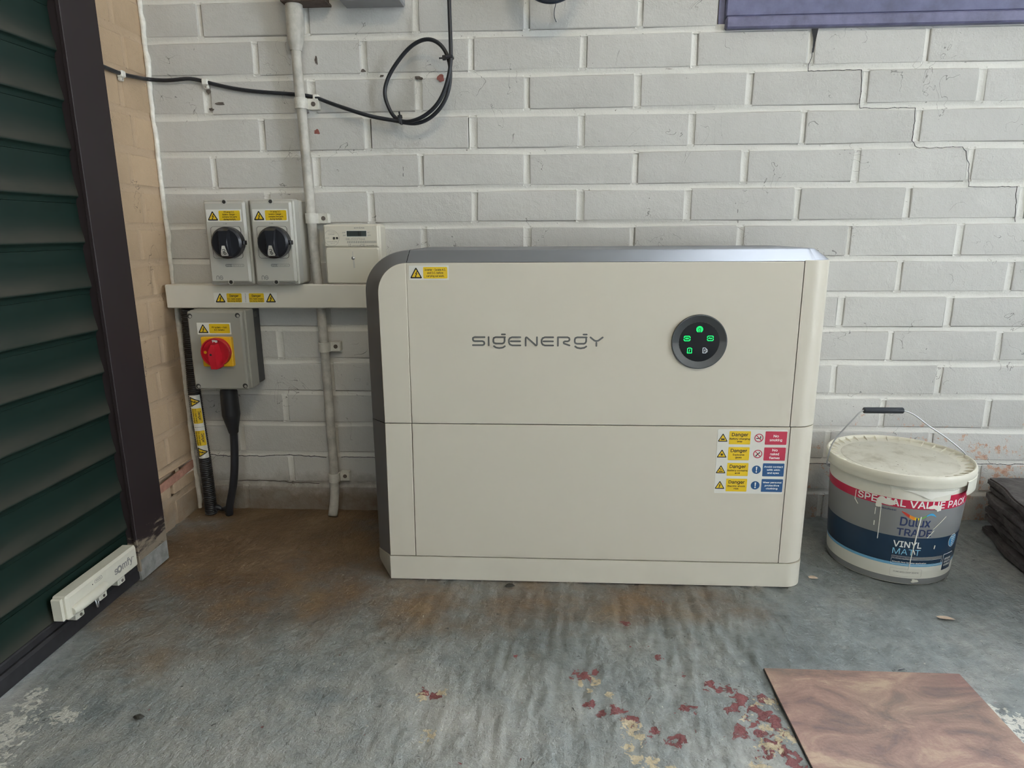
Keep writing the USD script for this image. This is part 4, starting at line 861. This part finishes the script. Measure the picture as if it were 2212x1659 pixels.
cb = thing('data_cable', 'thin black cable looped on the wall and clipped across to the door rail', 'cable', (.36, -.01, .92))
pts = [(.0085, -.250, .9500), (.0065, -.1808, .9555), (.0062, -.1027, .9535), (.0062, -.0472, .9580), (.0085, -.0095, .9622), (.030, -.0055, .9610), (.0642, -.0055, .9615), (.0942, -.0055, .9627), (.1262, -.0058, .9560), (.1813, -.0058, .9431), (.2398, -.0058, .9350), (.318, -.0060, .9283), (.3548, -.0080, .9222), (.385, -.016, .9110), (.43, -.022, .895), (.4773, -.026, .8805), (.5363, -.030, .8688), (.5725, -.034, .8642), (.600, -.040, .8720), (.6210, -.044, .8875), (.6400, -.046, .9170), (.6465, -.047, .9460), (.6432, -.046, .9830), (.6300, -.044, 1.0060), (.6065, -.040, 1.0190), (.575, -.034, 1.0130), (.5396, -.026, .9850), (.5180, -.021, .9580), (.5069, -.019, .9250), (.5130, -.020, .9000), (.5280, -.024, .8770), (.5450, -.030, .8690), (.5700, -.040, .8690), (.6000, -.048, .8810), (.6250, -.053, .9040), (.6400, -.056, .9330), (.6480, -.056, .9630), (.6500, -.054, .9960), (.6490, -.050, 1.045), (.6480, -.046, 1.10), (.6480, -.046, 1.25), (.6480, -.046, 1.40)]
obj('sheath', tube(spline(pts, 420), .0039, 12), 'cable_black', cb, smooth=True)
def tie(x, z, y, ang, w):
    c, s = math.cos(ang), math.sin(ang)
    def fn(v):
        return np.stack([x + v[:, 0] * c - v[:, 1] * s, y - v[:, 2], z + v[:, 0] * s + v[:, 1] * c], 1)
    return cat(put(bx(-.0032, .0032, -w, w, -.008, .010, .0015), lambda v: fn(np.asarray(v))), put(bx(-.0045, .0045, w - .001, w + .006, -.003, .004, .001), lambda v: fn(np.asarray(v))), put(bx(-.0016, .0016, w + .004, w + .013, -.001, .0004, .0003), lambda v: fn(np.asarray(v))))
obj('cable_tie', tie(.5400, .8690, -.030, .15, .0062), 'cable_black', cb)
obj('cable_tie', tie(.6465, .9830, -.050, PI / 2 + .05, .0080), 'cable_black', cb)
def clip(fn): return cat(put(bx(-.0065, .0065, -.0065, .0060, 0, .0125, .002), lambda v: fn(np.asarray(v))), put(bx(-.0050, .0050, -.0130, -.0060, 0, .0080, .0015), lambda v: fn(np.asarray(v))))
for fn in (lambda v: np.stack([v[:, 2], -.1027 + v[:, 0], .9530 + v[:, 1]], 1), face_y(.1262, .9555, 0), face_y(.3590, .9215, 0)):
    cl = obj('cable_clip', clip(fn), 'clip_white', cb)
    nail = trimesh.creation.icosphere(1, .0018)
    obj('nail_head', put(nail, lambda v: fn(np.asarray(v) * [1, 1, .6] + [0, -.0098, .0080])), 'screw_steel', cl)

# ================================================================ things that only show at the top edge
tb = thing('wall_box', 'grey box whose lower edge just shows at the top, left of the hanging cable', 'electrical box', (.49, -.02, 1.09))
obj('body', bx(.431, .553, -.050, -.0005, 1.0895, 1.22, .003), 'box_grey', tb); obj('cover', bx(.433, .551, -.060, -.049, 1.0905, 1.218, .003), 'box_grey', tb)
pb = thing('conduit_box', 'dark stained box at the top of the painted pipe', 'electrical box', (.36, -.02, 1.10))
obj('body', bx(.316, .398, -.050, -.0005, 1.0955, 1.20, .003), 'box_stain', pb); obj('flange', bx(.312, .402, -.044, -.0005, 1.0925, 1.0975, .001), 'box_stain', pb)
rd = thing('cable_coil', 'dark round coil of cable just showing at the top edge, thin loose wire below', 'cable coil', (.8456, -.08, 1.13))
for k in range(5):
    t_ = np.linspace(0, 2 * PI, 60)
    rk = .060 - .0025 * (k % 2)
    obj('turn', tube(np.stack([.8456 + rk * np.cos(t_), -.052 - k * .0082 + 0 * t_, 1.1385 + rk * np.sin(t_)], 1), .0052, 10, cap=False), 'coil_dark', rd, smooth=True)
obj('hook', tube(spline([(.8456, 0, 1.195), (.8456, -.03, 1.188), (.8456, -.09, 1.182), (.8456, -.095, 1.20)], 20), .003, 8), 'screw_steel', rd)
obj('loose_wire', tube(spline([(.8560, -.020, 1.090), (.8535, -.006, 1.080), (.8522, -.003, 1.0700), (.8537, -.003, 1.0620), (.8569, -.003, 1.0550)], 24), .0007, 6), 'coil_dark', rd)

# ================================================================ door sensor on the roller door
sn = thing('door_sensor', 'cream wireless sensor box fixed near the foot of the green door', 'sensor', (.07, -.46, .065))
SX = .0640
def xpl(poly, x0, x1, bev):      # outline in y, z; front at x1
    o = np.array(poly.exterior.coords)[:-1]; i = np.array(poly.buffer(-bev, join_style=2).exterior.coords)[:-1]
    return hull([(x0, y, z) for y, z in o] + [(x1 - bev, y, z) for y, z in o] + [(x1, y, z) for y, z in i])
obj('body', xpl(rrect(-.5530, .0450, -.3700, .0868, .004), SX - .004, .0840, .004), 'sensor_white', sn, smooth=25)
obj('end_cap', xpl(rrect(-.5595, .0470, -.5535, .0850, .002), SX - .002, .0800, .003), 'sensor_white', sn, smooth=25)
cyl = [(-.548 + t, .0585) for t in (0, .0)]
b_ = tube(spline([(.0840, -.5460, .0580), (.0850, -.53, .0580), (.0850, -.48, .0580), (.0840, -.4640, .0580)], 20), np.interp(np.linspace(0, 1, 20), [0, .08, .92, 1], [.006, .0085, .0085, .006]), 18)
obj('battery_bulge', b_, 'sensor_white', sn, smooth=40)
for y in (-.520, -.462, -.411):
    lg = obj('mounting_lug', xpl(rrect(y - .010, .0300, y + .010, .0490, .003), SX - .004, .0765, .002), 'sensor_white', sn)
    obj('screw', put(ext(Point(0, 0).buffer(.0026), 0, .0012), face_x(y, .0365, .0765)), 'screw_steel', lg)
obj('maker_lettering', put(cat(text('s', .0130, .0085, -.4330, .0610, 0), text('mfy', .0130, .0300, -.4005, .0610, 0)), face_x(0, 0, .0840)), 'ink_grey', sn)
o_ = Point(-.4235, .0658).buffer(.0068).difference(Point(-.4235, .0662).buffer(.0032))
obj('maker_emblem', put(ext(o_, 0, .0002), face_x(0, 0, .0840)), 'ink_grey', sn)
rp = rrect(-.4880, .0735, -.4690, .0800, .0025)
obj('button_mark', put(cat(ext(rp.difference(rp.buffer(-.0006)), 0, .0002), text('PROG', .0026, .0125, -.4785, .0755, 0)), face_x(0, 0, .0840)), 'ink_grey', sn)
for y, z, r in ((-.4935, .0755, .0010), (-.3830, .0690, .0008)): obj('pin_hole', put(ext(Point(y, z).buffer(r), 0, .0002), face_x(0, 0, .0840)), 'hole_dark', sn)
obj('cable_loop', tube(spline([(.070, -.484, .046), (.076, -.482, .036), (.076, -.480, .026), (.074, -.476, .024), (.071, -.470, .030), (.069, -.468, .045)], 24), .0016, 8), 'steel_wire', sn, smooth=True)

# ================================================================ paint tub
BC = np.array([1.5300, -.1908, 0.0])
tub = thing('paint_tub', 'white plastic paint tub with red, grey and navy bands and a wire handle', 'paint tub', BC)
def rad(z): return .1085 + (.1193 - .1085) * np.clip(z, 0, .2) / .2
obj('body', lathe([(0, .002), (.105, .002), (.1075, 0), (.1085, .003)] + [(float(rad(z)), z) for z in np.linspace(.01, .2, 8)], BC, 120), 'tub_white', tub, smooth=40)
def band(z0, z1, mat, d=.0005, a0=0, a1=2 * PI, n=120):
    return obj('label_band', lathe([(float(rad(z0)), z0), (float(rad(z0)) + d, z0 + .0001)] + [(float(rad(z)) + d, z) for z in np.linspace(z0, z1, 5)[1:-1]] + [(float(rad(z1)) + d, z1 - .0001), (float(rad(z1)), z1)], BC, n, a0, a1), mat, tub, smooth=40)
band(.0018, .0129, 'band_grey'); band(.0129, .0376, 'band_white'); band(.0376, .0432, 'band_sky'); nav = band(.0432, .0964, 'band_navy'); gry = band(.0964, .1537, 'band_grey'); rdb = band(.1537, .1700, 'band_red')
band(.1695, .1800, 'band_red', a0=math.radians(-70), a1=math.radians(-45), n=16)
def cone_fn(az0, z0):
    def fn(v):
        z = z0 + v[:, 1]; r = rad(z) + .0005 + v[:, 2]; a = math.radians(az0) + v[:, 0] / .114
        return np.stack([BC[0] + r * np.cos(a), BC[1] + r * np.sin(a), z], 1)
    return fn
def cone_text(parts, az, z, mat, parent=tub, nm='label_lettering', lab=None):
    return obj(nm, put(fine(cat(*parts), .006), cone_fn(az, z)), mat, parent, label=lab)
cone_text([text('SPECIAL VALUE PACK', .0128, .2010, 0, 0, .0002)], -97.0, .1565, 'ink_white')
cone_text([text('Dulux', .0165, .0500, 0, 0, .0002)], -98.0, .1195, 'ink_navy'); cone_text([text('TRADE', .0135, .0585, 0, 0, .0002)], -97.6, .1000, 'ink_navy')
cone_text([text('VINYL', .0118, .0475, 0, 0, .0002)], -101.7, .0760, 'ink_white'); cone_text([text('MATT', .0118, .0468, 0, 0, .0002, bold=False)], -101.7, .0610, 'ink_sky')
cone_text([ext(rrect(-.048, 0, .048, .0050, .0006), 0, .0002)], -89.5, .0528, 'band_grey', nm='label_strip')
cone_text([text('High Quality Finish', .0026, .034, -.030, .0012, .0003)], -89.5, .0528, 'ink_navy')
ol = rrect(-.048, -.0058, .048, .0058, .001)
cone_text([ext(ol.difference(ol.buffer(-.0005)), 0, .0002), text('Smooth flow for easy application', .0026, .060, -.016, -.0022, .0002)], -89.5, .0462, 'ink_white')
pbx = rrect(-.028, -.0080, .028, .0080, .002)
cone_text([ext(pbx.difference(pbx.buffer(-.0004)), 0, .0002)], -99.2, .0240, 'label_grey', nm='label_outline'); cone_text([text('PURE BRILLIANT WHITE', .0027, .0440, 0, 0, .0002, bold=False)], -99.2, .0236, 'ink_grey')
cone_text([text('AkzoNobel', .0030, .0240, 0, 0, .0002)], -120.7, .1465, 'ink_navy')
bd = cone_text([ext(Point(0, 0).buffer(.0128), 0, .0003)], -54.0, .0840, 'ink_white', nm='round_badge')
cone_text([ext(Point(0, 0).buffer(.0118), .0003, .0004)], -54.0, .0840, 'badge_blue', bd, 'badge_field')
cone_text([ext(rrect(-.007 + .001 * k, .0070 - k * .0040, .007 - .0005 * k, .0086 - k * .0040, .0005), .0004, .0005) for k in range(5)], -54.0, .0840, 'ink_white', bd, 'badge_lettering')
sqb = cone_text([ext(rrect(-.0150, -.0170, .0150, .0170, .002), 0, .0005)], -56.0, .0420, 'ink_white', nm='square_badge')
cone_text([ext(rrect(-.0142, -.0162, .0142, .0162, .0016), .0005, .0006)], -56.0, .0420, 'band_navy', sqb, 'badge_field')
cone_text([text('EXCELLENT', .0040, .0205, 0, .0045, .0006), text('OPACITY &', .0040, .0205, 0, -.0020, .0006), text('COVERAGE', .0040, .0205, 0, -.0085, .0006)], -56.0, .0420, 'ink_white', sqb, 'badge_lettering')
# coloured ribbon mark over the name
cl_ = []
for t in np.linspace(0, 1, 41):
    x = -.029 + .058 * t; yv = float(CubicSpline([0, .18, .42, .62, .80, .92, 1], [.0075, .0010, -.0048, -.0015, .0048, .0038, -.0002])(t)); w = float(np.interp(t, [0, .12, .35, .55, .7, .88, 1], [.0006, .0028, .0034, .0014, .0011, .0022, .0006]))
    cl_.append((x, yv, w))
for k, mat in enumerate(('swirl_red', 'swirl_orange', 'swirl_yellow', 'swirl_green', 'swirl_blue')):
    lo, hi = [(0, 9), (9, 15), (15, 20), (20, 28), (28, 40)][k]
    seg = cl_[lo:hi + 1]
    P = Polygon([(x, y + w) for x, y, w in seg] + [(x, y - w) for x, y, w in seg[::-1]]).buffer(0)
    cone_text([ext(P, 0, .0003)], -95.8, .1395, mat, nm='ribbon_mark')
# white drips and smears
def drip(pts, w): return cone_text([ext(LineString(pts).buffer(w * .8, quad_segs=3), 0, .0009)], 0, 0, 'paint_drip', nm='paint_drip')
def A(az): return math.radians(az) * .114
drip([(A(-94.5), .139), (A(-95.0), .120), (A(-95.8), .098), (A(-96.5), .075)], .0012); drip([(A(-96.5), .078), (A(-97.2), .055), (A(-97.6), .030)], .0008)
drip([(A(-126.8), .1540), (A(-126.8), .120), (A(-126.8), .085)], .0008); drip([(A(-131.0), .145), (A(-131.2), .132)], .0007); drip([(A(-131), .118), (A(-131), .110)], .0010)
drip([(A(-149.5), .168), (A(-150), .150), (A(-147), .142)], .0006); drip([(A(-122), .20), (A(-120.5), .185), (A(-119.5), .178)], .0007)
drip([(A(-71), .139), (A(-76), .128), (A(-82), .115)], .0005); drip([(A(-81), .112), (A(-86), .098)], .0006); drip([(A(-77), .081), (A(-77.3), .075)], .0011); drip([(A(-96), .071), (A(-94.6), .064)], .0012)
sm_ = [ext(blob(A(-127), .1625, .009, .006, 3), 0, .0009), ext(blob(A(-121), .1610, .012, .0055, 4), 0, .0009), ext(blob(A(-129), .156, .004, .009, 5), 0, .0009), ext(blob(A(-83), .1590, .010, .0045, 6), 0, .0009), ext(blob(A(-80), .1560, .004, .005, 8), 0, .0009), ext(blob(A(-90), .0085, .009, .004, 9, rough=.6), 0, .0009)]
for m in sm_: obj('paint_smear', put(fine(m, .004), cone_fn(0, 0)), 'paint_drip', tub)
obj('paint_run', put(fine(ext(Polygon([(A(-112), .190), (A(-104), .186), (A(-97), .181), (A(-92), .176), (A(-88), .1735), (A(-86), .178), (A(-70), .184), (A(-62), .190)]), 0, .0010), .006), cone_fn(0, 0)), 'paint_drip', tub)
# lid
lid_ = obj('lid', lathe([(.1255, .1965), (.1272, .2000), (.1272, .2050), (.1284, .2070), (.1288, .2120), (.1284, .2165), (.1270, .2194), (.1252, .2200), (.1238, .2192), (.1228, .2172), (.1222, .2145), (.1205, .2136), (.1015, .2124)], BC, 120), 'lid_cream', tub, smooth=40)
obj('lid_panel', lathe([(.1018, .2124), (.1008, .2130), (.0995, .2130), (.03, .2124), (0, .2123)], BC, 96), 'lid_panel', lid_, smooth=40)
for k in range(34):
    a = k * 2 * PI / 34
    v = np.array([(.1060, -.0006, .2120), (.1060, .0006, .2120), (.1228, -.0006, .2130), (.1228, .0006, .2130), (.1232, -.0006, .2190), (.1232, .0006, .2190), (.1130, -.0006, .2160), (.1130, .0006, .2160)])
    c, s = math.cos(a), math.sin(a)
    obj('lid_rib', hull(np.stack([BC[0] + v[:, 0] * c - v[:, 1] * s, BC[1] + v[:, 0] * s + v[:, 1] * c, v[:, 2]], 1)), 'lid_cream', lid_)
obj('rim_tab', lathe([(.1275, .178), (.1290, .180), (.1292, .205), (.1275, .206)], BC, 10, math.radians(-58), math.radians(-30)), 'tub_white', tub, smooth=40)
hx0, hx1 = BC[0] - .1315, BC[0] + .1315
hw = [(hx0 + .002, -.1908, .1930), (hx0 - .003, -.1910, .1960), (hx0 - .0035, -.1910, .2080), (hx0 + .001, -.1910, .2350), (hx0 + .022, -.1910, .2700), (hx0 + .042, -.1910, .2960), (hx0 + .052, -.1910, .3060), (1.4535, -.1910, .3075), (1.49, -.1910, .3078), (1.5265, -.1910, .3075), (1.536, -.1910, .3050), (1.575, -.1910, .2800), (1.61, -.1910, .2570), (1.638, -.1910, .2360), (hx1 - .006, -.1910, .2200), (hx1 + .002, -.1910, .2050), (hx1 + .002, -.1908, .1930)]
obj('wire_handle', tube(spline(hw, 120), .0014, 8), 'steel_wire', tub, smooth=True)
obj('grip', cat(tube([(1.4530, -.191, .3076), (1.4545, -.191, .3076), (1.5255, -.191, .3076), (1.5270, -.191, .3076)], [.0050, .0060, .0060, .0050], 16)), 'grip_black', tub, smooth=40)

# ================================================================ stack of dark mats at the right edge
for k in range(8):
    zb = .0002 + k * .0158
    n_ = 26
    dxl = .006 * math.sin(k * 2.3) + (.010 if k in (1, 2) else 0)
    edge = [(1.794 + dxl - .20 * t + .004 * math.sin(t * 40 + k * 1.7), -.062 - t) for t in np.linspace(0, .50, n_)]
    P = Polygon(edge + [(2.35, -.56), (2.40, -.06)]).buffer(-.006).buffer(.006, quad_segs=4)
    o = np.array(P.exterior.coords)[:-1]; inn = np.array(P.buffer(-.004, join_style=2).exterior.coords)[:-1]
    lo = ext(P, zb + .0035, zb + .0118); a_ = ext(P.buffer(-.0035), zb, zb + .0155)
    v = np.array(a_.vertices)
    wob = .0012 * np.sin(np.array(lo.vertices)[:, 1] * 55 + k)
    lv = np.array(lo.vertices); lv[:, 2] += wob
    mm = cat(trimesh.Trimesh(lv, lo.faces, process=False), a_)
    where = ['bottom', 'second', 'third', 'fourth', 'fifth', 'sixth', 'seventh', 'top'][k]
    obj('rubber_mat', mm, 'mat_rubber', label=f'dark rubber mat behind the paint tub, {where} of the stack counted from the floor' if k else 'dark rubber mat lying on the floor, bottom of the stack beside the paint tub', cat='mat', group='stack of dark rubber mats')

# ================================================================ floor tile and litter
tl = thing('floor_tile', 'brown mottled stone-effect tile lying loose on the floor', 'floor tile', (1.315, -.72, .001))
obj('tile_face', bx(1.1725, 1.4575, -.868, -.5640, .0028, .0042, .0004), 'stone_tile', tl)
obj('tile_core', bx(1.1718, 1.4568, -.868, -.5645, .0006, .0029), 'seal_black', tl)
def chip(name, x, y, a, b, h, mat, lab, seed, cat_='debris', ang=0):
    P = affinity.rotate(blob(0, 0, a, b, seed, 12), ang)
    o = np.array(P.exterior.coords)[:-1]; i = np.array(affinity.scale(P, .6, .6).exterior.coords)[:-1]
    obj(name, hull([(x + p, y + q, .0004) for p, q in o] + [(x + p, y + q, .0004 + h) for p, q in i]), mat, label=lab, cat=cat_)
chip('paint_flake', 1.3530, -.2800, .008, .005, .0018, 'flake_cream', 'pale pinkish flake on the floor by the right foot of the cabinet', 31)
chip('dry_leaf', 1.5233, -.4100, .013, .004, .0020, 'flake_cream', 'thin pale leaf scrap on the floor in front of the tub', 32, ang=-15)
chip('dirt_lump', .7743, -.3370, .008, .004, .0040, 'debris_dark', 'dark lump of dirt on the floor at the foot of the cabinet', 33)
chip('dirt_crumb', .2857, -.7056, .007, .004, .0030, 'debris_dark', 'small dark oval crumb on the bare floor left of the cabinet', 34)
chip('screw_bit', 1.3784, -.5540, .006, .0015, .0025, 'steel_wire', 'tiny metal screw behind the far edge of the brown tile', 35, ang=15)
